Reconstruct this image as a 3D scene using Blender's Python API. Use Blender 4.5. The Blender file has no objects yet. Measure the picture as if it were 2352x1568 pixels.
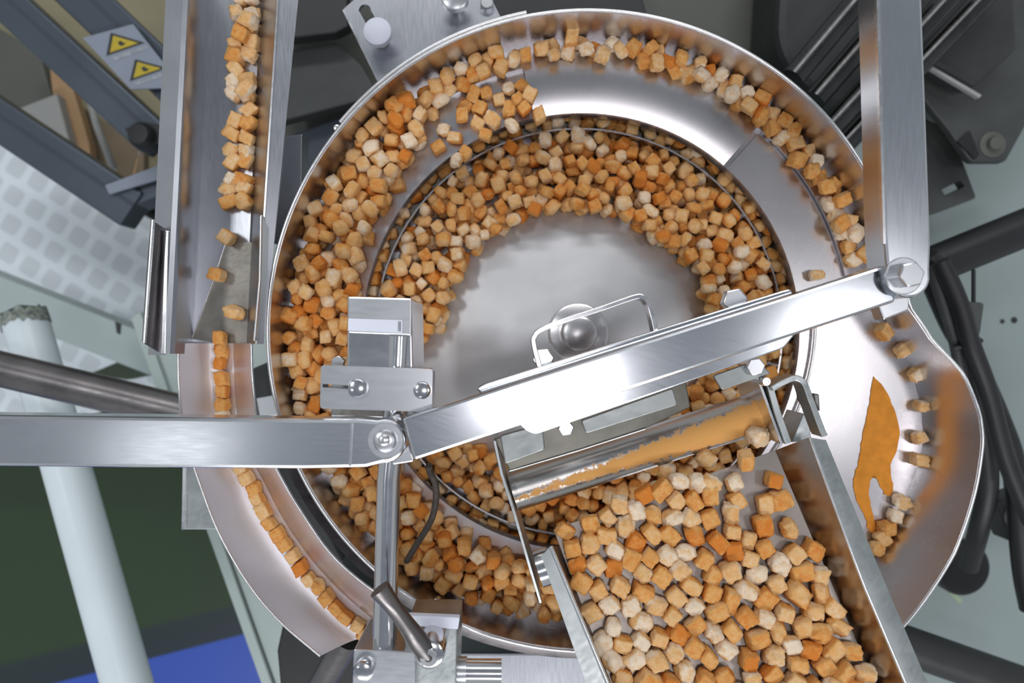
import bpy, bmesh, math, random
import numpy as np
from mathutils import Vector, Matrix, Euler, Quaternion, noise

random.seed(7)
RNG = np.random.default_rng(11)
SC = bpy.context.scene
COL = SC.collection

# ------------------------------------------------------------------ camera, world, lamps, exposure
CAM_D = 0.526            # lens to bowl rim, metres
RIM_Z = 0.95             # bowl rim above the floor
F = 1568.0               # focal length in pixels of the 2352 px wide frame
cam_data = bpy.data.cameras.new('camera')
cam = bpy.data.objects.new('camera', cam_data)
COL.objects.link(cam)
cam.location = (0, 0, RIM_Z + CAM_D)
cam_data.sensor_width = 36.0
cam_data.lens = 24.0
cam_data.clip_start = 0.02
cam_data.clip_end = 60
cam_data.dof.use_dof = True
cam_data.dof.focus_distance = 0.48
cam_data.dof.aperture_fstop = 5.6
SC.camera = cam

SC.view_settings.view_transform = 'Standard'
SC.view_settings.look = 'None'
SC.view_settings.gamma = 1.0
SC.view_settings.exposure = 0.0
SC.view_settings.use_curve_mapping = False

world = bpy.data.worlds.new('world')
SC.world = world
world.use_nodes = True
bg = world.node_tree.nodes['Background']
bg.inputs[0].default_value = (0.90, 0.96, 1.0, 1)
bg.inputs[1].default_value = 0.45

def area(name, loc, sx, sy, power, color):
    d = bpy.data.lights.new(name, 'AREA')
    d.shape = 'RECTANGLE'
    d.size, d.size_y = sx, sy
    d.energy = power
    d.color = color
    o = bpy.data.objects.new(name, d)
    COL.objects.link(o)
    o.location = loc
    return o
area('lamp_or_fill', (0.12, -0.155, 3.0), 0.32, 0.15, 4.2, (1.0, 0.97, 1.0))
area('lamp_or_fill', (-1.22, 0.50, 3.0), 0.26, 0.42, 6.0, (0.96, 0.98, 1.0))
area('lamp_or_fill', (-1.16, -0.37, 3.0), 0.30, 0.12, 0.6, (0.96, 0.98, 1.0))
area('lamp_or_fill', (1.13, -0.10, 3.0), 0.24, 0.40, 3.6, (1.0, 0.98, 1.0))
area('lamp_or_fill', (0.10, 2.30, 3.0), 2.60, 0.34, 38, (0.98, 0.98, 1.0))  # added fill light, no known lamp: brightens from outside the mirrored area
area('lamp_or_fill', (0.10, -2.30, 3.0), 2.60, 0.34, 62, (0.98, 0.98, 1.0))  # added fill light on the near side, stronger, also no known lamp

# ------------------------------------------------------------------ helpers
def S(h):
    return (CAM_D - h) / F
def P(px, py, h):
    """point seen at photo pixel (px, py) lying at height h over the bowl rim"""
    s = S(h)
    return Vector(((px - 1176) * s, (784 - py) * s, h + RIM_Z))
def tag(o, label=None, cat=None, group=None, kind=None):
    if label: o['label'] = label
    if cat: o['category'] = cat
    if group: o['group'] = group
    if kind: o['kind'] = kind
    return o
def thing(name, label, cat, loc=(0, 0, 0), group=None, kind=None):
    o = bpy.data.objects.new(name, None)
    o.empty_display_size = 0.02
    COL.objects.link(o)
    o.location = loc
    return tag(o, label, cat, group, kind)
def setparent(o, p):
    if p is not None:
        o.parent = p
        q, m = p, Matrix.Identity(4)
        while q is not None:
            m = Matrix.Translation(q.location) @ m
            q = q.parent if False else None
        o.matrix_parent_inverse = WORLD.get(p.name, Matrix.Translation(p.location)).inverted()
    WORLD[o.name] = Matrix.Translation(o.location)
WORLD = {}
def link(name, me, mat, parent=None, smooth=False, angle=35):
    o = bpy.data.objects.new(name, me)
    COL.objects.link(o)
    if mat is not None:
        me.materials.append(mat)
    if smooth:
        for p in me.polygons: p.use_smooth = True
        try:
            me.set_sharp_from_angle(angle=math.radians(angle))
        except Exception:
            pass
    setparent(o, parent)
    return o
def from_bm(name, bm, mat, parent=None, smooth=True, bevel=0.0, seg=2, angle=35):
    bmesh.ops.recalc_face_normals(bm, faces=bm.faces)
    if bevel > 0:
        ed = [e for e in bm.edges if len(e.link_faces) == 2 and e.calc_face_angle(0) > math.radians(40)]
        bmesh.ops.bevel(bm, geom=ed, offset=bevel, segments=seg, affect='EDGES', profile=0.5, clamp_overlap=True)
    me = bpy.data.meshes.new(name)
    bm.to_mesh(me)
    bm.free()
    return link(name, me, mat, parent, smooth, 18 if bevel > 0 else angle)
def prism_bm(top, thick, bm=None):
    bm = bm or bmesh.new()
    vt = [bm.verts.new(p) for p in top]
    vb = [bm.verts.new(Vector(p) - Vector((0, 0, thick))) for p in top]
    n = len(top)
    bm.faces.new(vt); bm.faces.new(vb[::-1])
    for i in range(n):
        bm.faces.new((vt[i], vb[i], vb[(i + 1) % n], vt[(i + 1) % n]))
    return bm
def slab(name, pts, h, thick, mat, parent=None, bevel=0.0008, smooth=True):
    hs = h if isinstance(h, (list, tuple)) else [h] * len(pts)
    return from_bm(name, prism_bm([P(x, y, k) for (x, y), k in zip(pts, hs)], thick), mat, parent, smooth, bevel)
def holed_slab(name, pts, hole, h, thick, mat, parent=None):
    """plate with one opening: outer and hole polygons in pixels"""
    bm = bmesh.new()
    def ring(ps, z):
        return [bm.verts.new(P(x, y, h) - Vector((0, 0, z))) for x, y in ps]
    for z in (0, thick):
        o, i = ring(pts, z), ring(hole, z)
        e = [bm.edges.new((r[k], r[(k + 1) % len(r)])) for r in (o, i) for k in range(len(r))]
        bmesh.ops.triangle_fill(bm, edges=e, use_beauty=True)
        if z == 0: top = (o, i)
        else:
            for a, b in ((top[0], o), (top[1], i)):
                for k in range(len(a)):
                    bm.faces.new((a[k], a[(k + 1) % len(a)], b[(k + 1) % len(a)], b[k]))
    return from_bm(name, bm, mat, parent, True, 0)
def frames(pts, closed=False):
    n = len(pts)
    T = []
    for i in range(n):
        a = pts[(i - 1) % n] if (i > 0 or closed) else pts[i]
        b = pts[(i + 1) % n] if (i < n - 1 or closed) else pts[i]
        T.append((b - a).normalized())
    return T
def sweep(name, pts, r, mat, parent=None, seg=18, closed=False, radii=None):
    pts = [Vector(p) for p in pts]
    T = frames(pts, closed)
    up = Vector((0, 0, 1)) if abs(T[0].z) < 0.9 else Vector((1, 0, 0))
    bm = bmesh.new()
    rings = []
    N = (up - T[0] * up.dot(T[0])).normalized()
    for i, p in enumerate(pts):
        N = (N - T[i] * N.dot(T[i])).normalized()
        B = T[i].cross(N)
        rr = radii[i] if radii else r
        rings.append([bm.verts.new(p + (N * math.cos(a) + B * math.sin(a)) * rr) for a in (2 * math.pi * k / seg for k in range(seg))])
    m = len(rings)
    for i in range(m if closed else m - 1):
        a, b = rings[i], rings[(i + 1) % m]
        for k in range(seg):
            bm.faces.new((a[k], a[(k + 1) % seg], b[(k + 1) % seg], b[k]))
    if not closed:
        bm.faces.new(rings[0][::-1]); bm.faces.new(rings[-1])
    return from_bm(name, bm, mat, parent, True, 0, angle=50)
def strap(name, pts, width, height, mat, parent=None, bevel=0.0006):
    """flat strip standing on edge: pts are its upper centre line"""
    pts = [Vector(p) for p in pts]
    T = frames(pts)
    bm = bmesh.new()
    rings = []
    for p, t in zip(pts, T):
        s = Vector((t.y, -t.x, 0)).normalized() * (width / 2)
        d = Vector((0, 0, height))
        rings.append([bm.verts.new(q) for q in (p - s, p + s, p + s - d, p - s - d)])
    for a, b in zip(rings[:-1], rings[1:]):
        for k in range(4):
            bm.faces.new((a[k], a[(k + 1) % 4], b[(k + 1) % 4], b[k]))
    bm.faces.new(rings[0][::-1]); bm.faces.new(rings[-1])
    return from_bm(name, bm, mat, parent, True, bevel, 2)
def sheet(name, rows, thick, mat, parent=None, offset=-1, smooth=True, angle=30):
    """grid of points (rows of equal length) given a sheet thickness"""
    bm = bmesh.new()
    n, m = len(rows), len(rows[0])
    V = [[bm.verts.new(p) for p in r] for r in rows]
    for i in range(n - 1):
        for j in range(m - 1):
            bm.faces.new((V[i][j], V[i][j + 1], V[i + 1][j + 1], V[i + 1][j]))
    if sum(f.normal.z * f.calc_area() for f in (bm.normal_update() or bm.faces)) < 0:
        bmesh.ops.reverse_faces(bm, faces=bm.faces)
    bm.normal_update()
    if thick:
        k = thick if offset > 0 else -thick
        W = [[bm.verts.new(v.co + v.normal * k) for v in r] for r in V]
        for i in range(n - 1):
            for j in range(m - 1):
                bm.faces.new((W[i][j], W[i + 1][j], W[i + 1][j + 1], W[i][j + 1]))
        ring = [(i, 0) for i in range(n)] + [(n - 1, j) for j in range(1, m)] + [(i, m - 1) for i in range(n - 2, -1, -1)] + [(0, j) for j in range(m - 2, 0, -1)]
        for (i, j), (k_, l) in zip(ring, ring[1:] + ring[:1]):
            bm.faces.new((V[i][j], V[k_][l], W[k_][l], W[i][j]))
        bmesh.ops.recalc_face_normals(bm, faces=bm.faces)
    me = bpy.data.meshes.new(name)
    bm.to_mesh(me); bm.free()
    return link(name, me, mat, parent, smooth, angle)
def lathe_bm(prof, seg=48, bm=None, centre=(0, 0, 0)):
    """prof: list of (r, z); closed at the axis where r == 0"""
    bm = bm or bmesh.new()
    c = Vector(centre)
    rings = []
    for r, z in prof:
        if r < 1e-7:
            rings.append([bm.verts.new(c + Vector((0, 0, z)))])
        else:
            rings.append([bm.verts.new(c + Vector((r * math.cos(a), r * math.sin(a), z))) for a in (2 * math.pi * k / seg for k in range(seg))])
    for a, b in zip(rings[:-1], rings[1:]):
        for k in range(seg):
            if len(a) == 1 and len(b) == 1: continue
            if len(a) == 1: bm.faces.new((a[0], b[k], b[(k + 1) % seg]))
            elif len(b) == 1: bm.faces.new((a[k], a[(k + 1) % seg], b[0]))
            else: bm.faces.new((a[k], a[(k + 1) % seg], b[(k + 1) % seg], b[k]))
    return bm
def lathe(name, prof, centre, mat, parent=None, seg=48, angle=35):
    return from_bm(name, lathe_bm(prof, seg, None, centre), mat, parent, True, 0, angle=angle)
def hexprism(name, c, r, height, mat, parent=None, rot=0.3, axis=None):
    bm = bmesh.new()
    top = [Vector((r * math.cos(rot + k * math.pi / 3), r * math.sin(rot + k * math.pi / 3), 0)) for k in range(6)]
    prism_bm(top, height, bm)
    if axis is not None:
        q = Vector((0, 0, 1)).rotation_difference(Vector(axis))
        bmesh.ops.rotate(bm, verts=bm.verts, cent=(0, 0, 0), matrix=q.to_matrix())
    bmesh.ops.translate(bm, verts=bm.verts, vec=Vector(c))
    return from_bm(name, bm, mat, parent, True, r * 0.12, 2)
def bolt(px, py, h, rpx, parent, mat, washer_px=0, head=0.006, shape='hex', name='bolt', rot=0.3, base=0.0):
    """bolt standing on height h (top of the carrying plate)"""
    r = rpx * S(h + head)
    c = P(px, py, h + head)
    if shape == 'hex':
        b = hexprism(name, c, r, head + base, mat, parent, rot)
    else:
        b = lathe(name, [(0, 0.0), (r * 0.55, 0.0), (r * 0.86, -head * 0.12), (r, -head * 0.4), (r, -head - base)], c, mat, parent, 32)
    if washer_px:
        rw = washer_px * S(h)
        cw = P(px, py, h); cw.x, cw.y = c.x, c.y
        lathe('washer', [(0, 0.0016), (rw * 0.94, 0.0016), (rw, 0.001), (rw, -base)], cw, mat, b, 40)
    return b
def rounded(poly, r, seg=5):
    """round the corners of a pixel polygon"""
    out = []
    n = len(poly)
    for i in range(n):
        a, b, c = (Vector((*poly[(i + k) % n], 0)) for k in (-1, 0, 1))
        u, v = (a - b), (c - b)
        k = min(r, u.length * 0.45, v.length * 0.45)
        p0, p1 = b + u.normalized() * k, b + v.normalized() * k
        for t in range(seg + 1):
            t /= seg
            q = p0 * (1 - t) ** 2 + b * 2 * t * (1 - t) + p1 * t ** 2
            out.append((q.x, q.y))
    return out
def smooth_path(pts, n=8):
    """Catmull-Rom through pts (Vectors)"""
    pts = [Vector(p) for p in pts]
    Q = [pts[0] * 2 - pts[1]] + pts + [pts[-1] * 2 - pts[-2]]
    out = []
    for i in range(1, len(Q) - 2):
        for k in range(n):
            t = k / n
            a, b, c, d = Q[i - 1], Q[i], Q[i + 1], Q[i + 2]
            out.append(0.5 * ((2 * b) + (c - a) * t + (2 * a - 5 * b + 4 * c - d) * t * t + (3 * b - a - 3 * c + d) * t ** 3))
    out.append(pts[-1])
    return out

# ------------------------------------------------------------------ materials
def new_mat(name):
    m = bpy.data.materials.new(name)
    m.use_nodes = True
    nt = m.node_tree
    return m, nt, nt.nodes['Principled BSDF']
def N(nt, t, **kw):
    n = nt.nodes.new(t)
    for k, v in kw.items(): setattr(n, k, v)
    return n
def ramp(nt, fac, stops):
    r = N(nt, 'ShaderNodeValToRGB')
    e = r.color_ramp.elements
    while len(e) < len(stops): e.new(0.5)
    for el, (p, c) in zip(e, stops):
        el.position = p; el.color = (*c, 1)
    nt.links.new(fac, r.inputs[0])
    return r.outputs[0]
def coords(nt, scale=(1, 1, 1), rotz=0.0):
    tc = N(nt, 'ShaderNodeTexCoord')
    mp = N(nt, 'ShaderNodeMapping')
    mp.inputs['Rotation'].default_value = (0, 0, -rotz)
    nt.links.new(tc.outputs['Object'], mp.inputs[0])
    m2 = N(nt, 'ShaderNodeMapping')
    m2.inputs['Scale'].default_value = scale
    nt.links.new(mp.outputs[0], m2.inputs[0])
    return m2.outputs[0]
def noise_tex(nt, vec, scale, detail=4, rough=0.55):
    n = N(nt, 'ShaderNodeTexNoise')
    n.inputs['Scale'].default_value = scale
    n.inputs['Detail'].default_value = detail
    n.inputs['Roughness'].default_value = rough
    if vec is not None: nt.links.new(vec, n.inputs['Vector'])
    return n.outputs['Fac']
def bump(nt, bsdf, h, strength, dist=0.001):
    b = N(nt, 'ShaderNodeBump')
    b.inputs['Strength'].default_value = strength
    b.inputs['Distance'].default_value = dist
    nt.links.new(h, b.inputs['Height'])
    nt.links.new(b.outputs[0], bsdf.inputs['Normal'])
def steel(name, c0, c1, r0, r1, rotz=0.0, stretch=14, bmp=0.05, scale=22):
    m, nt, b = new_mat(name)
    b.inputs['Metallic'].default_value = 1
    v = coords(nt, (1, stretch, 1), rotz)
    n1 = noise_tex(nt, v, scale * 3, 5, 0.6)
    n2 = noise_tex(nt, coords(nt), scale, 3, 0.5)
    nt.links.new(ramp(nt, n2, [(0.3, c0), (0.7, c1)]), b.inputs['Base Color'])
    mr = N(nt, 'ShaderNodeMapRange')
    mr.inputs['From Min'].default_value = 0.3; mr.inputs['From Max'].default_value = 0.7
    mr.inputs['To Min'].default_value = r0; mr.inputs['To Max'].default_value = r1
    nt.links.new(n1, mr.inputs['Value'])
    nt.links.new(mr.outputs[0], b.inputs['Roughness'])
    bump(nt, b, n1, bmp, 0.0004)
    return m
def plain(name, color, rough, metal=0.0, var=0.15, scale=30, bmp=0.0, spec=0.5):
    m, nt, b = new_mat(name)
    b.inputs['Metallic'].default_value = metal
    b.inputs['Roughness'].default_value = rough
    b.inputs['Specular IOR Level'].default_value = spec
    n = noise_tex(nt, coords(nt), scale, 4)
    lo = tuple(x * (1 - var) for x in color); hi = tuple(min(1, x * (1 + var)) for x in color)
    nt.links.new(ramp(nt, n, [(0.3, lo), (0.7, hi)]), b.inputs['Base Color'])
    if bmp: bump(nt, b, n, bmp)
    return m
M = {}
RQ = math.pi / 2
M['steel'] = steel('stainless_steel', (0.60, 0.61, 0.63), (0.66, 0.67, 0.69), 0.28, 0.32, 0, 6, 0.004)
M['trough'] = steel('trough_steel', (0.46, 0.47, 0.50), (0.53, 0.54, 0.58), 0.28, 0.36, RQ, 18, 0.008)
M['arm'] = steel('brushed_arm_steel', (0.60, 0.62, 0.65), (0.67, 0.69, 0.72), 0.20, 0.25, 0, 18, 0.006)
M['arm_up'] = steel('brushed_upright_steel', (0.60, 0.62, 0.65), (0.67, 0.69, 0.72), 0.20, 0.25, RQ, 18, 0.006)
M['arm_diag'] = steel('brushed_diagonal_steel', (0.60, 0.62, 0.65), (0.67, 0.69, 0.72), 0.15, 0.18, math.radians(-17), 18, 0.01)
M['bowl'] = steel('bowl_steel', (0.62, 0.59, 0.60), (0.67, 0.65, 0.66), 0.26, 0.29, 0, 1, 0.003, 12)
M['chute'] = steel('chute_steel', (0.78, 0.76, 0.80), (0.82, 0.80, 0.84), 0.42, 0.46, 0, 1, 0.003, 12)
M['floor_disc'] = steel('worn_disc_steel', (0.60, 0.60, 0.61), (0.66, 0.66, 0.67), 0.43, 0.48, 0.5, 2, 0.005)
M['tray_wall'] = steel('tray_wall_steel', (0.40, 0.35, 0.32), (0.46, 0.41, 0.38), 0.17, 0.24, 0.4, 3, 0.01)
M['chrome'] = steel('polished_steel', (0.66, 0.66, 0.68), (0.72, 0.72, 0.74), 0.14, 0.20, 0, 2, 0.005)
M['galv'] = steel('dull_plate_steel', (0.40, 0.43, 0.43), (0.52, 0.55, 0.55), 0.32, 0.46, 0.7, 2, 0.06, 60)
M['dark_steel'] = steel('dark_oily_steel', (0.16, 0.15, 0.15), (0.26, 0.24, 0.24), 0.28, 0.42, 0, 4, 0.03)
M['oily'] = steel('oily_plate_steel', (0.15, 0.145, 0.125), (0.23, 0.22, 0.19), 0.38, 0.5, 0.3, 2, 0.04, 40)
M['tab'] = steel('tab_steel', (0.27, 0.29, 0.285), (0.36, 0.38, 0.375), 0.36, 0.46, 0.3, 2, 0.04, 40)
M['black_steel'] = steel('blackened_steel', (0.05, 0.05, 0.05), (0.09, 0.09, 0.09), 0.22, 0.32, 0, 4, 0.01)
M['dirty'] = steel('powdered_steel', (0.27, 0.25, 0.22), (0.38, 0.36, 0.32), 0.42, 0.55, 0.3, 2, 0.08, 60)
M['edge'] = steel('cut_edge_steel', (0.70, 0.70, 0.70), (0.85, 0.85, 0.86), 0.2, 0.3, 0, 2, 0.02)
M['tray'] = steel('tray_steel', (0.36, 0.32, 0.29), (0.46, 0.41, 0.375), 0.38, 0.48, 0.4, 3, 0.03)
M['black'] = plain('black_rubber', (0.012, 0.012, 0.014), 0.45)
M['char'] = plain('charcoal_paint', (0.026, 0.028, 0.029), 0.5)
M['char2'] = plain('dark_grey_paint', (0.050, 0.054, 0.053), 0.5)
M['olive'] = plain('olive_grey_panel', (0.085, 0.088, 0.076), 0.5, 0, 0.1, 6)
M['profile'] = plain('slate_aluminium_profile', (0.075, 0.092, 0.115), 0.38, 0.5, 0.1, 10)
M['profile_dk'] = plain('slate_groove', (0.05, 0.06, 0.08), 0.5, 0.3, 0.1, 10)
M['mint'] = plain('pale_mint_paint', (0.40, 0.47, 0.45), 0.42, 0, 0.05, 8)
M['mint_shade'] = plain('shaded_mint_paint', (0.25, 0.30, 0.295), 0.42, 0, 0.06, 5)  # darker mint: shade on the cabinet's right side put into the colour
M['white'] = plain('white_paint', (0.66, 0.74, 0.77), 0.35, 0, 0.03, 10)
M['label'] = plain('white_label', (0.74, 0.76, 0.86), 0.5, 0, 0.03, 40)
M['tan'] = plain('tan_board', (0.36, 0.22, 0.11), 0.55, 0, 0.15, 8)
M['beige'] = plain('beige_panel', (0.25, 0.22, 0.135), 0.55, 0, 0.1, 5)
M['brown'] = plain('brown_panel', (0.17, 0.125, 0.08), 0.55, 0, 0.2, 5)
M['greyp'] = plain('light_grey_panel', (0.30, 0.30, 0.295), 0.5, 0, 0.05, 5)
M['yellow'] = plain('warning_yellow', (0.42, 0.32, 0.02), 0.5, 0, 0.1, 60)
M['ink'] = plain('black_ink', (0.02, 0.022, 0.025), 0.5)
M['greyink'] = plain('grey_ink', (0.28, 0.30, 0.33), 0.6, 0, 0.3, 220)
M['sticker'] = plain('sticker_white', (0.22, 0.25, 0.31), 0.5, 0, 0.05, 20)
M['tape'] = plain('grubby_tape', (0.22, 0.25, 0.22), 0.7, 0, 0.6, 160)
M['powder'] = plain('orange_spice_powder', (0.70, 0.27, 0.04), 0.9, 0, 0.12, 120, 0.3, 0.1)
M['cable'] = plain('dark_brown_cable', (0.06, 0.045, 0.035), 0.6, 0, 0.4, 200)
M['greybeam'] = plain('grey_green_beam', (0.36, 0.43, 0.43), 0.4, 0, 0.06, 6)

def floor_mat():
    """green floor with a dark navy band of painted-in shade and a blue lane, in floor coordinates"""
    m, nt, b = new_mat('painted_floor')
    tc = N(nt, 'ShaderNodeTexCoord')
    sp = N(nt, 'ShaderNodeSeparateXYZ')
    nt.links.new(tc.outputs['Object'], sp.inputs[0])
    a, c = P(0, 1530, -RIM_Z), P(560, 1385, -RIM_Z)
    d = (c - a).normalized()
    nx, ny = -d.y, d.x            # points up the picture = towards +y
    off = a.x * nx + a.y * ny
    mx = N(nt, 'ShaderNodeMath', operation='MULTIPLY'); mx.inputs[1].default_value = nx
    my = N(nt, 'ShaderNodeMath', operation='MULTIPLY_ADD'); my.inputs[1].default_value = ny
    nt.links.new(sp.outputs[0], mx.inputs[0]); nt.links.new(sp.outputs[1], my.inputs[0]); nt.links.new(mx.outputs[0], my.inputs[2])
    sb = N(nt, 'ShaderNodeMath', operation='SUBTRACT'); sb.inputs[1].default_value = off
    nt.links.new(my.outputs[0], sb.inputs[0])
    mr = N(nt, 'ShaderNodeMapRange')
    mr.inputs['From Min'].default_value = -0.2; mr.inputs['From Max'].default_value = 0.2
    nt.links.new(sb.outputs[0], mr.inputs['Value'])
    k = 0.063 / 0.4  # width of the dark band, shade put into the floor colour
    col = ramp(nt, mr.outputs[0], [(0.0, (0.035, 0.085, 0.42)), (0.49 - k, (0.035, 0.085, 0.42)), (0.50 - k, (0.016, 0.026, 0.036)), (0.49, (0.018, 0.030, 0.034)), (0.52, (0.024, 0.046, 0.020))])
    nt.links.new(col, b.inputs['Base Color'])
    b.inputs['Roughness'].default_value = 0.35
    return m
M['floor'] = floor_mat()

def tread_mat(ang, pitch):
    """white anti-slip sheet with a pattern of rounded grey squares"""
    m, nt, b = new_mat('white_antislip_sheet')
    tc = N(nt, 'ShaderNodeTexCoord')
    mp = N(nt, 'ShaderNodeMapping')
    mp.inputs['Rotation'].default_value = (0, 0, ang)
    mp.inputs['Scale'].default_value = (1 / pitch, 1 / pitch, 1)
    nt.links.new(tc.outputs['Object'], mp.inputs[0])
    sp = N(nt, 'ShaderNodeSeparateXYZ'); nt.links.new(mp.outputs[0], sp.inputs[0])
    out = []
    # brick offset: shift every other row by half a pitch
    fl = N(nt, 'ShaderNodeMath', operation='FLOOR'); nt.links.new(sp.outputs[1], fl.inputs[0])
    sh = N(nt, 'ShaderNodeMath', operation='MULTIPLY_ADD'); sh.inputs[1].default_value = 0.5
    nt.links.new(fl.outputs[0], sh.inputs[0]); nt.links.new(sp.outputs[0], sh.inputs[2])
    for src in (sh.outputs[0], sp.outputs[1]):
        fr = N(nt, 'ShaderNodeMath', operation='FRACT'); nt.links.new(src, fr.inputs[0])
        s = N(nt, 'ShaderNodeMath', operation='SUBTRACT'); s.inputs[1].default_value = 0.5; nt.links.new(fr.outputs[0], s.inputs[0])
        a = N(nt, 'ShaderNodeMath', operation='ABSOLUTE'); nt.links.new(s.outputs[0], a.inputs[0])
        p = N(nt, 'ShaderNodeMath', operation='POWER'); p.inputs[1].default_value = 5; nt.links.new(a.outputs[0], p.inputs[0])
        out.append(p.outputs[0])
    ad = N(nt, 'ShaderNodeMath', operation='ADD'); nt.links.new(out[0], ad.inputs[0]); nt.links.new(out[1], ad.inputs[1])
    rt = N(nt, 'ShaderNodeMath', operation='POWER'); rt.inputs[1].default_value = 0.2; nt.links.new(ad.outputs[0], rt.inputs[0])
    nt.links.new(ramp(nt, rt.outputs[0], [(0.33, (0.55, 0.60, 0.63)), (0.39, (0.68, 0.74, 0.78))]), b.inputs['Base Color'])
    b.inputs['Roughness'].default_value = 0.5
    return m
M['tread'] = tread_mat(math.radians(32), 0.046)

def crouton_mat(name, heap):
    m, nt, b = new_mat(name)
    at = N(nt, 'ShaderNodeAttribute', attribute_name='crust')
    if heap:
        tn = N(nt, 'ShaderNodeAttribute', attribute_name='tone').outputs['Fac']
    else:
        oi = N(nt, 'ShaderNodeObjectInfo')
        sp = N(nt, 'ShaderNodeSeparateColor'); nt.links.new(oi.outputs['Color'], sp.inputs[0])
        sb = N(nt, 'ShaderNodeMath', operation='SUBTRACT'); sb.inputs[1].default_value = 0.2
        nt.links.new(sp.outputs[0], sb.inputs[0]); tn = sb.outputs[0]
    v = coords(nt)
    n1 = noise_tex(nt, v, 260, 5, 0.65)
    n2 = noise_tex(nt, v, 700, 4, 0.65)
    a = N(nt, 'ShaderNodeMath', operation='MULTIPLY_ADD'); a.inputs[1].default_value = 0.30
    nt.links.new(at.outputs['Fac'], a.inputs[0]); nt.links.new(tn, a.inputs[2])
    c = N(nt, 'ShaderNodeMath', operation='MULTIPLY_ADD'); c.inputs[1].default_value = 0.80
    nt.links.new(n1, c.inputs[0]); nt.links.new(a.outputs[0], c.inputs[2])
    col = ramp(nt, c.outputs[0], [(0.30, (0.85, 0.70, 0.53)), (0.50, (0.79, 0.50, 0.24)), (0.74, (0.74, 0.37, 0.11)), (1.0, (0.66, 0.21, 0.03))])
    nt.links.new(col, b.inputs['Base Color'])
    b.inputs['Roughness'].default_value = 0.75
    b.inputs['Specular IOR Level'].default_value = 0.25
    bump(nt, b, n2, 0.8, 0.0012)
    return m
M['crouton'] = crouton_mat('toasted_bread', False)
M['crouton_heap'] = crouton_mat('toasted_bread_heap', True)

def roller_mat(a, b_, r):
    """steel drum with orange powder caked along its right-hand part"""
    m, nt, bs = new_mat('powdered_roller_steel')
    d = (b_ - a); L = d.length; d.normalize()
    tc = N(nt, 'ShaderNodeTexCoord')
    sub = N(nt, 'ShaderNodeVectorMath', operation='SUBTRACT'); sub.inputs[1].default_value = a
    nt.links.new(tc.outputs['Object'], sub.inputs[0])
    def dot(v):
        q = N(nt, 'ShaderNodeVectorMath', operation='DOT_PRODUCT'); q.inputs[1].default_value = v
        nt.links.new(sub.outputs[0], q.inputs[0]); return q.outputs['Value']
    u = dot(d / L)
    side = Vector((d.y, -d.x, 0)).normalized()
    w = dot(side / r)
    nz = noise_tex(nt, tc.outputs['Object'], 210, 8, 0.8)
    def mad(x, k, y):
        q = N(nt, 'ShaderNodeMath', operation='MULTIPLY_ADD'); q.inputs[1].default_value = k
        nt.links.new(x, q.inputs[0])
        if isinstance(y, float): q.inputs[2].default_value = y
        else: nt.links.new(y, q.inputs[2])
        return q.outputs[0]
    # band centre drifts over the length; wider to the right
    off = mad(w, 1.0, mad(u, 0.22, -0.24))
    ab = N(nt, 'ShaderNodeMath', operation='ABSOLUTE'); nt.links.new(off, ab.inputs[0])
    e = mad(ab.outputs[0], -0.8, mad(u, 0.60, 0.10))
    e = mad(nz, 1.1, mad(e, 1.0, -0.10))
    mk = ramp(nt, e, [(0.46, (0, 0, 0)), (0.56, (1, 1, 1))])
    mix = N(nt, 'ShaderNodeMix', data_type='RGBA')
    nt.links.new(mk, mix.inputs[0])
    mix.inputs[6].default_value = (0.52, 0.50, 0.48, 1); mix.inputs[7].default_value = (0.72, 0.36, 0.10, 1)
    nt.links.new(mix.outputs[2], bs.inputs['Base Color'])
    inv = N(nt, 'ShaderNodeMath', operation='SUBTRACT'); inv.inputs[0].default_value = 1.0; nt.links.new(mk, inv.inputs[1])
    nt.links.new(inv.outputs[0], bs.inputs['Metallic'])
    nt.links.new(mad(mk, 0.6, 0.2), bs.inputs['Roughness'])
    bump(nt, bs, nz, 0.25, 0.0006)
    return m

def glass_mat():
    m, nt, b = new_mat('clear_guard_panel')
    b.inputs['Transmission Weight'].default_value = 1
    b.inputs['Roughness'].default_value = 0.02
    b.inputs['IOR'].default_value = 1.1
    b.inputs['Base Color'].default_value = (0.93, 0.94, 0.92, 1)
    return m
M['glass'] = glass_mat()

# ================================================================== SETTING
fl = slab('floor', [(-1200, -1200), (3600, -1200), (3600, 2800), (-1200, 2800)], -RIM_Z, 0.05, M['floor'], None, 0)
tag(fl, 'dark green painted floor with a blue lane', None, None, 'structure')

ce = slab('ceiling', [(-1200, -1200), (3600, -1200), (3600, 2800), (-1200, 2800)], -RIM_Z, 0.05, plain('pale_ceiling_paint', (0.62, 0.64, 0.66), 0.8, 0, 0.03, 2), None, 0)
ce.location.z = 3.12
tag(ce, 'pale painted ceiling', None, None, 'structure')

# ================================================================== MACHINE BASE
BASE_H = -0.42
mb = thing('base_cabinet', 'pale mint painted machine base cabinet under the round feeder bowl', 'base cabinet', P(1500, 900, -RIM_Z))
basepoly = [(300, 730), (352, 700), (700, 420), (700, -420), (2950, -420), (2950, 1980), (747, 1980)]
slab('cabinet', basepoly, BASE_H, RIM_Z + BASE_H - 0.001, M['mint'], mb, 0.003)
slab('shade_sheet', [(900, -420), (2950, -420), (2950, 1980), (900, 1980)], BASE_H + 0.003, 0.0035, M['mint_shade'], mb, 0.001)  # added sheet that darkens the cabinet top where it lies in shade
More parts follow.
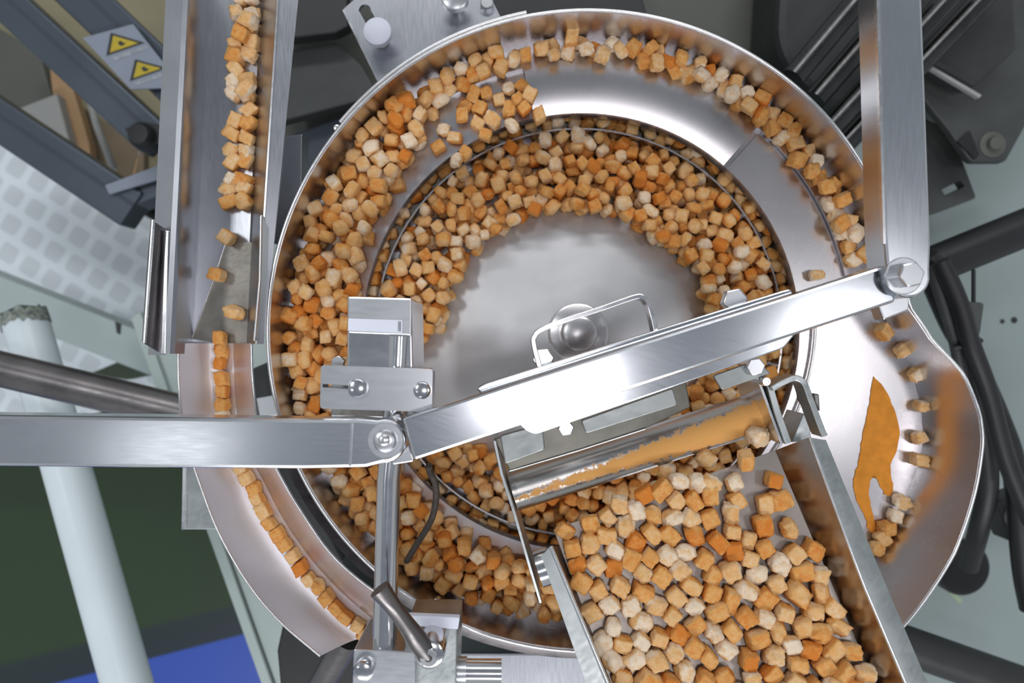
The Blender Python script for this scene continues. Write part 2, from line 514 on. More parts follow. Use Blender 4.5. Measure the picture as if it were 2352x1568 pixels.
# raised edge strip on the left side and its dark groove
slab('edge_strip', [(300, 730), (322, 716), (769, 1980), (747, 1980)], BASE_H + 0.008, 0.012, M['mint'], mb, 0.001)
slab('groove', [(326, 730), (332, 730), (779, 1980), (772, 1980)], BASE_H + 0.0015, 0.004, M['char2'], mb, 0)
for (x, y, r) in ((2303, 738, 5), (2330, 735, 7), (2125, 455, 4)):
    c = P(x, y, BASE_H + 0.004)
    lathe('screw_hole', [(0, 0), (r * S(BASE_H), 0), (r * S(BASE_H), -0.003)], c, M['ink'], mb, 16)

# ================================================================== BOWL
AX = P(1350.5, 759, 0)
AX.z = 0
R = 734.5 * S(0)
R_IN, LEDGE_R, LIP_R = 0.1850, 0.2258, 0.1780
H_TR, H_LEDGE, H_LOW = -0.052, -0.046, -0.087
def polar(px, py, h):
    p = P(px, py, h)
    return math.atan2(p.y - AX.y, p.x - AX.x), math.hypot(p.x - AX.x, p.y - AX.y)
def ring_pt(r, th, h):
    return Vector((AX.x + r * math.cos(th), AX.y + r * math.sin(th), RIM_Z + h))
def curve_from(pts, h):
    q = sorted(polar(x, y, h) for x, y in pts)
    return np.array([a for a, _ in q]), np.array([b for _, b in q])
TB = curve_from([(2032, 720), (2060, 775), (2092, 840), (2118, 930), (2124, 1010), (2114, 1070), (2075, 1160), (2015, 1270), (1900, 1400), (1700, 1490), (1500, 1478)], H_TR)
TT = curve_from([(2088, 706), (2140, 782), (2213, 860), (2249, 950), (2256, 1010), (2240, 1120), (2190, 1270), (2085, 1425), (1950, 1540), (1750, 1590), (1550, 1552)], 0)
def outline(th, tab, dth):
    a0, a1 = tab[0][0] - dth, tab[0][-1] + dth
    th = (th + math.pi) % (2 * math.pi) - math.pi
    if th <= a0 or th >= a1: return R
    return float(np.interp(th, np.r_[a0, tab[0], a1], np.r_[R, tab[1], R]))
def r_bot(th): return outline(th, TB, 0.06)
def r_top(th): return outline(th, TT, 0.06)
STEPS = 288
THS = [2 * math.pi * k / STEPS for k in range(STEPS + 1)]
bowl = thing('feeder_bowl', 'large round stainless steel vibratory feeder bowl heaped with croutons', 'feeder bowl', (AX.x, AX.y, RIM_Z - 0.11))
def grid_ring(name, prof, mat, thick=0.0015, ths=THS, parent=bowl, offset=-1):
    """prof: list of functions/values (r, h)"""
    rows = []
    for rr, hh in prof:
        rows.append([ring_pt(rr(t) if callable(rr) else rr, t, hh(t) if callable(hh) else hh) for t in ths])
    return sheet(name, rows, thick, mat, parent, offset, True, 30)
grid_ring('outer_side', [(r_bot, H_TR - 0.004), (r_bot, H_TR), (lambda t: r_bot(t) * 0.75 + r_top(t) * 0.25, -0.037), (lambda t: r_bot(t) * 0.35 + r_top(t) * 0.65, -0.015), (r_top, 0.0)], M['bowl'], 0.0014, offset=1)
sweep('rim_bead', [ring_pt(r_top(t) + 0.0006, t, 0.0) for t in THS[:-1]], 0.0013, M['edge'], bowl, 10, True)
A = math.radians
sweep('seam_band', [ring_pt(R + 0.0028, t, 0.0012) for t in np.linspace(A(101), A(140), 40)], 0.0014, M['edge'], bowl, 8)
for t in (104, 112, 121, 134, 141):
    p = ring_pt(R + 0.0045, A(t), -0.004)
    lathe('rivet', [(0, 0.0), (0.0022, -0.0006), (0.003, -0.0022), (0.003, -0.005)], p, M['edge'], bowl, 16)
grid_ring('outer_track', [(R_IN, H_TR - 0.012), (R_IN, H_TR), (lambda t: 0.5 * (R_IN + r_bot(t)), H_TR), (r_bot, H_TR)], M['bowl'], 0.0014)
th_ledge = np.linspace(A(12), A(132), 120)
grid_ring('ledge', [(LEDGE_R, H_TR), (LEDGE_R, H_LEDGE), (R - 0.0004, H_LEDGE)], M['bowl'], 0.0008, th_ledge)
def sector(name, t0, t1, ri, ro, hi, ho, crown, thick, mat, parent=bowl):
    ts = np.linspace(t0, t1, 60)
    bm = bmesh.new()
    rows = []
    K = 9
    for t in ts:
        rows.append([(ri + (ro - ri) * k / K, t, hi + (ho - hi) * k / K + crown * math.sin(math.pi * k / K)) for k in range(K + 1)])
    top = [[bm.verts.new(ring_pt(*q)) for q in r] for r in rows]
    bot = [[bm.verts.new(ring_pt(*q) - Vector((0, 0, thick))) for q in r] for r in rows]
    n = len(rows)
    for i in range(n - 1):
        for k in range(K):
            bm.faces.new((top[i][k], top[i][k + 1], top[i + 1][k + 1], top[i + 1][k]))
            bm.faces.new((bot[i][k], bot[i + 1][k], bot[i + 1][k + 1], bot[i][k + 1]))
        bm.faces.new((top[i][0], top[i + 1][0], bot[i + 1][0], bot[i][0]))
        bm.faces.new((top[i][K], bot[i][K], bot[i + 1][K], top[i + 1][K]))
    for i in (0, n - 1):
        for k in range(K):
            bm.faces.new((top[i][k], top[i][k + 1], bot[i][k + 1], bot[i][k]))
    return from_bm(name, bm, mat, parent, True, 0)
sector('deflector_plate', A(49.5), A(102.5), R_IN - 0.0015, LEDGE_R + 0.001, -0.0475, -0.0445, 0.0022, 0.004, M['bowl'])
sector('transfer_plate', A(8), A(48.2), R_IN - 0.001, LEDGE_R - 0.001, -0.0495, -0.0500, 0.000, 0.0022, M['bowl'])
grid_ring('under_skirt', [(0.2010, H_LOW - 0.016), (0.2010, H_TR - 0.003)], M['dark_steel'], 0.0012)
grid_ring('lower_track', [(LIP_R, H_LOW), (0.2008, H_LOW)], M['dirty'], 0.0012)
lip = grid_ring('inner_lip', [(LIP_R, -0.104), (LIP_R, -0.070)], M['bowl'], 0.0014)
def disc_h(r): return -0.068 - 0.030 * (r / LIP_R)
lathe('bowl_floor', [(0, disc_h(0)), (0.03, disc_h(0.03)), (0.07, disc_h(0.07)), (0.11, disc_h(0.11)), (0.15, disc_h(0.15)), (LIP_R - 0.0006, disc_h(LIP_R)), (LIP_R - 0.0006, -0.106), (0, -0.106)], (AX.x, AX.y, RIM_Z), M['floor_disc'], bowl, 96)
hub = lathe('hub_washer', [(0, -0.0645), (0.024, -0.0645), (0.0262, -0.066), (0.0262, -0.073)], (AX.x - 0.001, AX.y - 0.001, RIM_Z), M['bowl'], bowl, 48)
lathe('hub_cap', [(0, -0.054), (0.0120, -0.054), (0.0146, -0.0555), (0.0156, -0.058), (0.0156, -0.060), (0.0175, -0.0605), (0.0175, -0.065)], (AX.x - 0.001, AX.y - 0.001, RIM_Z), M['bowl'], hub, 48)
lathe('drive_drum', [(0, -0.107), (0.19, -0.107), (0.205, -0.115), (0.205, BASE_H + 0.0034), (0, BASE_H + 0.0034)], (AX.x, AX.y, RIM_Z), M['char'], bowl, 64)
# flange band outside the bowl, along the bottom left
grid_ring('flange', [(R + 0.001, -0.030), (R + 0.012, -0.034), (R + 0.022, -0.034), (R + 0.022, -0.05)], M['dark_steel'], 0.0015, np.linspace(A(196), A(290), 90))
# curved guide strips on the pan side
sweep('pan_lip', [ring_pt(0.1945 + 0.003 * math.sin((t + 0.2) * 3), t, H_TR + 0.004) for t in np.linspace(A(-38), A(8), 40)], 0.0014, M['edge'], bowl, 8)
# small square nut on the inside of the wall at the bottom
hexprism('wall_nut', P(1004, 1385, -0.012), 0.0042, 0.006, M['edge'], bowl, 0.2)
# orange powder on the pan
def powder_patch(name, outline_px, h, label):
    bm = bmesh.new()
    pts = smooth_path([P(x, y, h) for x, y in outline_px + outline_px[:1]], 5)[:-1]
    out = []
    for i, p in enumerate(pts):
        q = p.copy()
        q.x += (noise.noise(Vector((p.x, p.y, 1)) * 260)) * 0.0013
        q.y += (noise.noise(Vector((p.x, p.y, 5)) * 260)) * 0.0013
        out.append(q)
    prism_bm(out, 0.0006, bm)
    bmesh.ops.triangulate(bm, faces=[f for f in bm.faces if len(f.verts) > 4])
    o = from_bm(name, bm, M['powder'], None, True, 0)
    return tag(o, label, 'powder', None, 'stuff')
powder_patch('spice_powder', [(2006, 864), (2030, 890), (2052, 935), (2066, 985), (2060, 1035), (2046, 1070), (2052, 1120), (2040, 1140), (2022, 1118), (2008, 1090), (1996, 1120), (2000, 1160), (2012, 1210), (2000, 1222), (1984, 1180), (1968, 1150), (1960, 1110), (1972, 1060), (1978, 1020), (1990, 960), (2000, 905)], H_TR + 0.0008, 'long orange smear of spice powder on the shiny pan at right')

# ================================================================== STRAIGHT TROUGH (left)
tr = thing('straight_trough', 'long straight stainless trough carrying a line of croutons down to the curved chute', 'trough', P(520, 400, -0.08))
hT, hTf = 0.0, -0.042
def strip_rows(cols, ys):
    """cols: list of ((x at y0),(x at y1), h); ys (y0, y1) -> rows of points"""
    rows = []
    for (xa, xb, h) in cols:
        r = []
        for k in range(7):
            t = k / 6
            r.append(P(xa + (xb - xa) * t, ys[0] + (ys[1] - ys[0]) * t, h))
        rows.append(r)
    return rows
def strip(name, cols, ys, mat, parent, thick=0.0012):
    return sheet(name, strip_rows(cols, ys), thick, mat, parent)
strip('flange', [(383, 340, 0.0), (424, 378, 0.004)], (-60, 815), M['trough'], tr)
strip('side_panel', [(426, 380, 0.0045), (434, 390, 0.005), (440, 398, 0.002), (478, 438, -0.040)], (-60, 812), M['trough'], tr)
strip('trough_floor', [(478, 438, -0.040), (510, 470, hTf), (600, 562, hTf), (606, 566, -0.040)], (-60, 812), M['trough'], tr)
strip('side_panel', [(606, 566, -0.040), (636, 583, 0.0), (640, 587, 0.004)], (-60, 790), M['trough'], tr)
strip('flange', [(641, 588, 0.004), (691, 606, 0.0)], (-60, 790), M['trough'], tr)
strip('flange_edge', [(424, 378, 0.0052), (429, 383, 0.0052)], (-60, 812), M['edge'], tr)
strip('flange_edge', [(640, 586, 0.0056), (644, 590, 0.0056)], (-60, 790), M['edge'], tr)
# stepped plate on the right flange
slab('side_plate', [(655, 312), (694, 308), (692, 452), (640, 560), (628, 560)], -0.062, 0.02, M['trough'], tr)
# funnel end
fl_ = thing('funnel_insert', 'bent stainless funnel insert at the lower end of the straight trough', 'funnel', P(470, 700, -0.04))
sheet('left_flap', [[P(350, 506, 0.016), P(342, 600, 0.016), P(329, 786, 0.016)], [P(384, 528, 0.0), P(380, 640, 0.0), P(372, 812, 0.0)]], 0.0014, M['dark_steel'], fl_)
strap('left_rim', [P(350, 504, 0.0172), P(329, 788, 0.0172)], 0.0018, 0.003, M['edge'], fl_)
slab('flap_edge', [(378, 528), (388, 530), (380, 812), (368, 812)], 0.0062, 0.01, M['edge'], fl_)
sheet('right_flap', [[P(600, 494, 0.010), P(596, 640, 0.010), P(584, 782, 0.010)], [P(618, 524, 0.006), P(614, 640, 0.006), P(596, 775, 0.006)]], 0.0014, M['steel'], fl_)
strap('right_rim', [P(599, 494, 0.011), P(596, 640, 0.011), P(583, 782, 0.011)], 0.0016, 0.012, M['edge'], fl_)
sheet('slide', [[P(518, 556, hTf + 0.004), P(487, 650, hTf + 0.003), P(440, 778, hTf + 0.002)], [P(584, 556, hTf + 0.004), P(584, 650, hTf + 0.003), P(572, 800, hTf + 0.002)]], 0.0012, M['dirty'], fl_)
strap('slide_edge', [P(518, 556, hTf + 0.0055), P(487, 650, hTf + 0.0045), P(440, 778, hTf + 0.0035)], 0.0011, 0.002, M['edge'], fl_)

# ================================================================== CURVED CHUTE
ch = thing('curved_chute', 'curved open stainless chute beside the bowl with croutons in single file', 'chute', P(600, 1200, -0.09))
c_out = [(409, 788), (410, 870), (418, 960), (436, 1040), (462, 1120), (502, 1222), (566, 1334), (640, 1424), (735, 1506)]
c_mid = [(508, 788), (510, 870), (516, 960), (545, 1050), (582, 1120), (624, 1205), (690, 1300), (765, 1385), (850, 1462)]
c_in = [(577, 788), (580, 870), (591, 960), (618, 1040), (650, 1105), (690, 1172), (752, 1262), (818, 1326), (900, 1385)]
HC, HCF = -0.016, -0.038
def dens(pts, h):
    return smooth_path([P(x, y, h) for x, y in pts], 8)
oo, mm, ii = dens(c_out, HC), dens(c_mid, HCF), dens(c_in, HC)
rows = []
def lerp(a, b, t): return [p.lerp(q, t) for p, q in zip(a, b)]
def sethz(ps, h): return [Vector((p.x, p.y, RIM_Z + h)) for p in ps]
ml, mr_ = lerp(mm, oo, 0.22), lerp(mm, ii, 0.30)
ml, mr_ = sethz(ml, HCF), sethz(mr_, HCF)
def shape_wall(a, b, n, bulge):
    out = []
    for k in range(n + 1):
        t = k / n
        out.append([Vector((p.x + (q.x - p.x) * t, p.y + (q.y - p.y) * t, p.z + (q.z - p.z) * (t ** bulge))) for p, q in zip(a, b)])
    return out
sheet('outer_side', shape_wall(ml, oo, 8, 1.5)[::-1], 0.0012, M['chute'], ch)
sheet('chute_floor', [ml, mm, mr_], 0.0012, M['chute'], ch)
sheet('inner_side', shape_wall(mr_, ii, 8, 1.3), 0.0012, M['chute'], ch)
sweep('outer_rim', oo, 0.0010, M['edge'], ch, 8)
sweep('inner_rim', ii, 0.0010, M['edge'], ch, 8)
# support brackets under the chute
br = slab('mounting_bracket', [(424, 1000), (520, 1000), (510, 1216), (419, 1216)], -0.075, 0.05, M['galv'], None, 0.001)
tag(br, 'grey sheet metal bracket plate carrying the curved chute at left', 'bracket')
slab('bracket_rim', [(420, 1060), (428, 1060), (424, 1216), (417, 1216)], -0.072, 0.003, M['edge'], br, 0)

# ================================================================== ARMS
def arm(name, label, loc):
    return thing(name, label, 'crossbar', loc)
HA = 0.110
def endcap(cx, cy, rx, a0, a1, n=14):
    return [(cx + rx * math.cos(a0 + (a1 - a0) * k / n), cy + rx * math.sin(a0 + (a1 - a0) * k / n)) for k in range(n + 1)]
la = arm('steel_crossbar', 'horizontal flat steel arm entering from the left edge, rounded at its bolted end', P(400, 1015, HA - 0.02))
poly = [(-420, 948), (700, 962), (820, 962)] + endcap(882, 1014, 50, -math.pi * 0.60, math.pi * 0.52) + [(840, 1074), (700, 1077), (-420, 1068)]
slab('tube', poly, HA, 0.020, M['arm'], la, 0.0022)
slab('bend_line', [(806, 972), (811, 972), (806, 1070), (801, 1070)], HA + 0.0004, 0.001, M['edge'], la, 0)
bolt(882, 1014, HA, 27, la, M['steel'], 42, 0.006, 'round')
bolt(880, 1012, HA + 0.006, 13, la, M['edge'], 0, 0.004, 'round', 'bolt_tip')

da = arm('steel_crossbar', 'bright diagonal steel arm crossing over the bowl from lower left to upper right', P(1500, 830, HA - 0.02))
slab('tube', [(924, 962), (2031, 609), (2060, 692), (950, 1058)], HA + 0.002, 0.018, M['arm_diag'], da, 0.0018)
slab('base_strip', rounded([(1092, 892), (1112, 880), (1450, 775), (1795, 668), (1818, 662), (1845, 745), (1800, 800), (1500, 905), (1230, 998), (1210, 990)], 10), 0.088, 0.004, M['arm_diag'], da, 0.001)
slab('end_tab', rounded([(880, 960), (918, 950), (952, 1060), (900, 1068)], 8), 0.0905, 0.012, M['steel'], da, 0.001)
slab('end_tab', [(1985, 618), (2050, 610), (2090, 690), (2088, 712), (2030, 735)], 0.090, 0.012, M['steel'], da, 0.001)

ra = arm('steel_crossbar', 'upright steel arm at right ending in a rounded bolted lug', P(2060, 300, HA - 0.01))
hr0, hr1 = 0.124, 0.118
rp = [(2008, -300), (2108, -300), (2139, 560), (2137, 620)] + endcap(2090, 636, 48, 0.1, math.pi * 0.95) + [(2036, 600), (2031, 540)]
hs = [hr0 + (hr1 - hr0) * min(1, max(0, (y + 300) / 900)) for x, y in rp]
slab('tube', rp, hs, 0.024, M['arm_up'], ra, 0.0018)
slab('side_lip', [(2005, -300), (2013, -300), (2035, 560), (2029, 560)], [hr0 + 0.001, hr0 + 0.001, hr1 + 0.0015, hr1 + 0.0015], 0.003, M['edge'], ra, 0)
bolt(2096, 630, hr1, 31, ra, M['steel'], 43, 0.010, 'hex', 'bolt', 0.2)

# ================================================================== SENSOR HEAD, CLAMP AND POST
sb = thing('sensor_box', 'small square steel sensor housing with a blank white label strip', 'sensor box', P(870, 760, 0.05))
slab('housing', [(797, 680), (945, 684), (948, 850), (797, 850)], 0.075, 0.06, M['chrome'], sb, 0.0014)
slab('cap', [(799, 682), (945, 686), (944, 770), (799, 764)], 0.0775, 0.004, M['steel'], sb, 0.0008)
lb = slab('label_strip', [(800, 731), (924, 735), (924, 765), (799, 759)], 0.0782, 0.0006, M['label'], sb, 0)
slab('label_border', [(914, 738), (921, 738), (921, 761), (914, 761)], 0.0784, 0.0002, M['greyink'], lb, 0)

po = thing('clamp_post', 'polished round steel post running down under the horizontal arm', 'post', P(895, 1500, 0.06))
HP = 0.070
sweep('rod', [P(918, 772, HP), P(912, 900, HP), P(893, 1100, HP), P(882, 1510, HP)], 27 * S(HP), M['chrome'], po, 28)
c_ = P(918, 772, HP)

cb = thing('clamp_block', 'slotted steel clamp block with two bolts under the sensor box', 'clamp', P(865, 892, 0.07))
HB = 0.088
holed = holed_slab('block', rounded([(737, 838), (994, 847), (992, 946), (735, 938)], 9), [(741, 881), (800, 885), (800, 893), (741, 889)], HB, 0.014, M['steel'], cb)
slab('lower_half', [(760, 842), (985, 850), (984, 962), (760, 956)], 0.060, 0.012, M['galv'], cb)
bolt(818, 892, HB, 22, cb, M['chrome'], 0, 0.005, 'round')
bolt(968, 897, HB, 20, cb, M['chrome'], 0, 0.005, 'round')
bolt(775, 832, 0.060, 16, cb, M['steel'], 0, 0.006, 'hex')

lc = thing('lever_clamp', 'steel lever clamp gripping the post at the bottom edge', 'clamp', P(930, 1540, 0.03))
slab('left_jaw', rounded([(812, 1490), (955, 1497), (955, 1640), (806, 1640)], 6), 0.080, 0.05, M['steel'], lc, 0.001)
slab('right_jaw', rounded([(930, 1440), (1050, 1440), (1046, 1640), (930, 1640)], 6), 0.074, 0.05, M['galv'], lc, 0.001)
slab('top_strip', [(935, 1413), (1056, 1418), (1052, 1446), (948, 1438)], 0.080, 0.006, M['label'], lc, 0.0008)
bolt(832, 1545, 0.080, 24, lc, M['chrome'], 0, 0.006, 'round')
lv = sweep('lever', smooth_path([P(872, 1352, 0.116), P(905, 1395, 0.114), (P(945, 1450, 0.105)), P(986, 1508, 0.098)], 6), 0, M['dark_steel'], lc, 20, False,
           [0.0066 - 0.0016 * math.sin(math.pi * min(1, k / 14)) for k in range(19)])
lathe('pivot_collar', [(0, 0), (0.0072, 0), (0.0092, -0.001), (0.0098, -0.005), (0.0098, -0.028)], P(985, 1505, 0.102), M['chrome'], lc, 32)
lathe('socket_screw', [(0, 0.0005), (0.0022, 0.0005), (0.0024, 0.0028), (0.0048, 0.0028), (0.0056, 0.0018), (0.0056, -0.002)], P(985, 1507, 0.103), M['edge'], lc, 24)

rd = thing('cross_rod', 'short polished rod with a collar sticking out right of the lever clamp', 'rod', P(1100, 1540, 0.04))
sweep('rod', [P(1040, 1540, 0.050), P(1152, 1541, 0.050)], 27 * S(0.05), M['chrome'], rd, 28)
sweep('collar', [P(1042, 1540, 0.0502), P(1072, 1540, 0.0502)], 31 * S(0.05), M['steel'], rd, 28)

cablepts = [(985, 1068, 0.05), (988, 1085, 0.045), (1000, 1110, 0.04), (1001, 1150, 0.035), (990, 1195, 0.03), (960, 1245, 0.02), (934, 1288, 0.002)]
cbl = sweep('cable', smooth_path([P(*q) for q in cablepts], 6), 0.0024, M['cable'], None, 10)
tag(cbl, 'dark brown cable curving down from the diagonal arm beside the post', 'cable')

# ================================================================== ROLLER GATE
rg = thing('roller_gate', 'levelling roller with side plates hung under the diagonal arm, caked in orange powder', 'roller', P(1450, 1000, 0.03))
HR = 0.040
ra0, ra1 = P(1178, 1126, HR), P(1752, 944, HR)
rr_ = 47 * S(HR)
M['roller'] = roller_mat(ra0, ra1, rr_)
sweep('roller', [ra0, ra0.lerp(ra1, 0.01), ra0.lerp(ra1, 0.5), ra1], rr_, M['roller'], rg, 40)
slab('back_plate', [(1134, 1008), (1300, 955), (1575, 872), (1586, 935), (1480, 985), (1172, 1086)], [0.062, 0.062, 0.062, 0.0565, 0.0565, 0.0565], 0.002, M['oily'], rg)
strap('plate_edge', [P(1168, 1082, 0.0575), P(1330, 1034, 0.0575), P(1484, 984, 0.0575)], 0.0012, 0.002, M['edge'], rg)
for poly in ([(1148, 1000), (1246, 972), (1252, 1032), (1160, 1066)], [(1334, 965), (1545, 890), (1557, 930), (1346, 996)], [(1638, 862), (1738, 826), (1772, 858), (1658, 896)]):
    slab('mounting_tab', rounded(poly, 7), 0.078, 0.003, M['tab'], rg)
bolt(1300, 983, 0.066, 19, rg, M['steel'], 0, 0.008, 'hex', 'bolt', 0.15)
bolt(1737, 842, 0.078, 22, rg, M['steel'], 0, 0.005, 'hex', 'bolt', 0.15)
bolt(1248, 824, 0.070, 26, rg, M['steel'], 0, 0.010, 'hex', 'bolt', 0.1)
bolt(1690, 690, 0.072, 30, rg, M['steel'], 0, 0.008, 'hex', 'bolt', 0.2)
# handle
hp = [(1240, 845), (1226, 790), (1228, 772), (1243, 757), (1300, 735), (1380, 709), (1455, 683), (1476, 682), (1490, 696), (1502, 735), (1510, 775)]
strap('handle', smooth_path([P(x, y, 0.082) for x, y in hp], 5), 0.0034, 0.012, M['chrome'], rg)
# side plates
strap('side_plate', [P(1136, 1012, 0.066), P(1152, 1088, 0.066), P(1182, 1180, 0.064), P(1212, 1285, 0.060), P(1242, 1385, 0.054)], 0.0020, 0.055, M['galv'], rg, 0.0003)
strap('side_plate', [P(1744, 876, 0.074), P(1768, 942, 0.072), P(1796, 1018, 0.07)], 0.0019, 0.05, M['edge'], rg, 0.0003)
strap('side_plate', [P(1768, 882, 0.076), P(1786, 945, 0.075), P(1812, 1018, 0.073)], 0.0042, 0.06, M['galv'], rg, 0.0004)
lathe('hinge_pin', [(0, 0.0), (0.0014, 0.0), (0.0016, 0.0006), (0.0026, 0.0006), (0.003, -0.0004), (0.003, -0.03)], P(1760, 876, 0.083), M['edge'], rg, 20)
strap('bracket_strap', smooth_path([P(x, y, h) for x, y, h in ((1774, 893, 0.082), (1800, 878, 0.082), (1828, 868, 0.082), (1848, 880, 0.082), (1862, 915, 0.084), (1888, 985, 0.088), (1896, 1002, 0.089))], 5), 0.0040, 0.016, M['galv'], rg)
slab('small_gusset', [(1846, 948), (1860, 968), (1864, 1012), (1818, 1016)], 0.05, 0.03, M['galv'], rg)
slab('small_stop', [(1868, 903), (1882, 905), (1884, 945), (1872, 925)], 0.060, 0.03, M['dark_steel'], rg)

# ================================================================== INFEED TRAY
ty = thing('infeed_tray', 'slanted steel tray at lower right feeding a layer of croutons under the roller', 'tray', P(1700, 1400, 0.03))
def tray_h(py): return 0.052 + (py - 1050) * (0.036 / 520)
FL = [(1272, 1216), (1403, 1568), (1520, 1880)]
FR = [(1780, 1034), (1998, 1545), (2122, 1840)]
def along(line, y):
    for a, b in zip(line[:-1], line[1:]):
        if y <= b[1] or b is line[-1]:
            t = (y - a[1]) / (b[1] - a[1])
            return (a[0] + (b[0] - a[0]) * t, y)
n = 12
left = [(*(Vector(FL[0]).lerp(Vector(FL[2]), k / n)),) for k in range(n + 1)]
left = [along(FL, 1216 + (1880 - 1216) * k / n) for k in range(n + 1)]
right = [along(FR, 1034 + (1840 - 1034) * k / n) for k in range(n + 1)]
TL = [P(x, y, tray_h(y)) for x, y in left]
TR = [P(x, y, tray_h(y)) for x, y in right]
TR = [Vector((p.x, p.y, a.z)) for p, a in zip(TR, TL)] if False else TR
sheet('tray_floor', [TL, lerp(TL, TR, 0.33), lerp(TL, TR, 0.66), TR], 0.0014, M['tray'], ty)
RW = [(1858, 1004), (1977, 1330), (2078, 1568), (2190, 1832)]
RO = [(1897, 1010), (2025, 1320), (2131, 1568), (2250, 1845)]
rw = [along(RW, 1004 + (1832 - 1004) * k / n) for k in range(n + 1)]
ro = [along(RO, 1010 + (1845 - 1010) * k / n) for k in range(n + 1)]
TW = [P(x, y, tray_h(y) + 0.022) for x, y in rw]
TO = [P(x, y, tray_h(y) + 0.020) for x, y in ro]
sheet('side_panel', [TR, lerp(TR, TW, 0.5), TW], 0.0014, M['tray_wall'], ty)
sheet('right_flange', [TW, [p + Vector((0, 0, 0.0008)) for p in lerp(TW, TO, 0.5)], TO], 0.0016, M['galv'], ty)
sweep('flange_ridge', [p + Vector((0, 0, 0.0008)) for p in TW], 0.0012, M['edge'], ty, 8)
LF = [(1265, 1254), (1396, 1568), (1520, 1865)]
LO = [(1243, 1277), (1346, 1568), (1448, 1860)]
lf = [P(*along(LF, 1254 + 610 * k / n), tray_h(1254 + 610 * k / n) + 0.018) for k in range(n + 1)]
lo = [P(*along(LO, 1277 + 583 * k / n), tray_h(1277 + 583 * k / n) + 0.017) for k in range(n + 1)]
TLs = [P(*along(FL, 1254 + 610 * k / n), tray_h(1254 + 610 * k / n)) for k in range(n + 1)]
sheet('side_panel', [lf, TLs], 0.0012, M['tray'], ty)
sheet('left_flange', [lo, lf], 0.0016, M['galv'], ty)
sweep('flange_ridge', lf, 0.0014, M['edge'], ty, 8)
sweep('cross_tube', [P(1236, 1306, 0.045), P(1266, 1296, 0.045)], 42 * S(0.045), M['chrome'], ty, 28)

# ================================================================== CROUTONS
def crouton_mesh(seed, n=5):
    rnd = random.Random(seed)
    bm = bmesh.new()
    idx = {}
    kind = seed % 2          # 0 crisp toasted cube, 1 rounded pale crumb
    sides = [rnd.random() for _ in range(6)]
    cr = [(0.7 + 0.3 * rnd.random()) if s > (0.40, 0.66)[kind] else 0.25 * rnd.random() for s in sides]
    sph = (rnd.uniform(0.12, 0.34), rnd.uniform(0.55, 0.9))[kind]
    sc = Vector((rnd.uniform(0.92, 1.28), rnd.uniform(0.84, 1.12), rnd.uniform(0.78, 1.05)))
    sh = Matrix(((1, rnd.uniform(-.14, .14), rnd.uniform(-.1, .1)), (0, 1, rnd.uniform(-.14, .14)), (0, 0, 1)))
    off = Vector((rnd.uniform(0, 50), rnd.uniform(0, 50), rnd.uniform(0, 50)))
    crust = {}
    def vert(p, s):
        k = tuple(round(c, 4) for c in p)
        if k not in idx:
            q = Vector(p)
            ql = q.lerp(q.normalized() * 1.22, sph)
            d = (0.16, 0.28)[kind] * noise.noise(q * 1.3 + off) + 0.13 * noise.noise(q * 3.4 + off)
            ql = ql + q.normalized() * d
            ql = sh @ ql
            v = bm.verts.new((ql.x * sc.x, ql.y * sc.y, ql.z * sc.z))
            idx[k] = v; crust[v] = []
        crust[idx[k]].append(cr[s])
        return idx[k]
    for s in range(6):
        ax, sg = s // 2, (1 if s % 2 else -1)
        for i in range(n):
            for j in range(n):
                q = []
                for a, b in ((i, j), (i + 1, j), (i + 1, j + 1), (i, j + 1)):
                    c = [0, 0, 0]
                    c[ax] = sg; c[(ax + 1) % 3] = -1 + 2 * a / n; c[(ax + 2) % 3] = -1 + 2 * b / n
                    q.append(vert(tuple(c), s))
                bm.faces.new(q if sg > 0 else q[::-1])
    bm.verts.index_update()
    vals = [sum(crust[v]) / len(crust[v]) for v in bm.verts]
    me = bpy.data.meshes.new('crouton')
    bm.to_mesh(me); bm.free()
    at = me.attributes.new('crust', 'FLOAT', 'POINT')
    at.data.foreach_set('value', vals)
    for p in me.polygons: p.use_smooth = True
    return me
CR = 0.0056             # half size of a crouton
VAR = []
for i in range(16):
    me = crouton_mesh(100 + i, 7)
    me.transform(Matrix.Scale(CR, 4))
    me.materials.append(M['crouton'])
    VAR.append(me)
LOW = [crouton_mesh(300 + i, 4) for i in range(12)]
LOWD = []
for me in LOW:
    co = np.empty(len(me.vertices) * 3); me.vertices.foreach_get('co', co)
    cv = np.empty(len(me.vertices)); me.attributes['crust'].data.foreach_get('value', cv)
    fc = np.array([list(p.vertices) for p in me.polygons])
    LOWD.append((co.reshape(-1, 3) * CR, cv, fc))
    bpy.data.meshes.remove(me)
TONES = ((-0.10, 'pale cream'), (0.12, 'golden'), (0.34, 'deep orange toasted'))
def pick_tone():
    x = random.random()
    return 0 if x < 0.30 else (1 if x < 0.82 else 2)
FIRST = []
def crouton(pos, rot, label, group, tone=1, scale=1.0):
    me = random.choice(VAR[1::2] if tone == 0 else (VAR[0::2] if random.random() < 0.8 else VAR[1::2]))
    if not FIRST:
        o = bpy.data.objects.new('crouton', me)
        FIRST.append(o)
    else:
        o = FIRST[0].copy()
        o.data = me
    COL.objects.link(o)
    o.location = pos
    o.rotation_euler = rot
    o.scale = (scale,) * 3
    t = TONES[tone][0] + random.uniform(-0.03, 0.05)
    o.color = (t + 0.2, t + 0.2, t + 0.2, 1)
    return tag(o, label, 'crouton', group)
def flat_rot(tilt=0.12, tiltx=0.0):
    return Euler((random.choice((0, 1, 2, 3)) * math.pi / 2 + random.uniform(-tilt, tilt), random.choice((0, 0, 1)) * math.pi / 2 + random.uniform(-tilt, tilt), random.uniform(0, 6.28)))
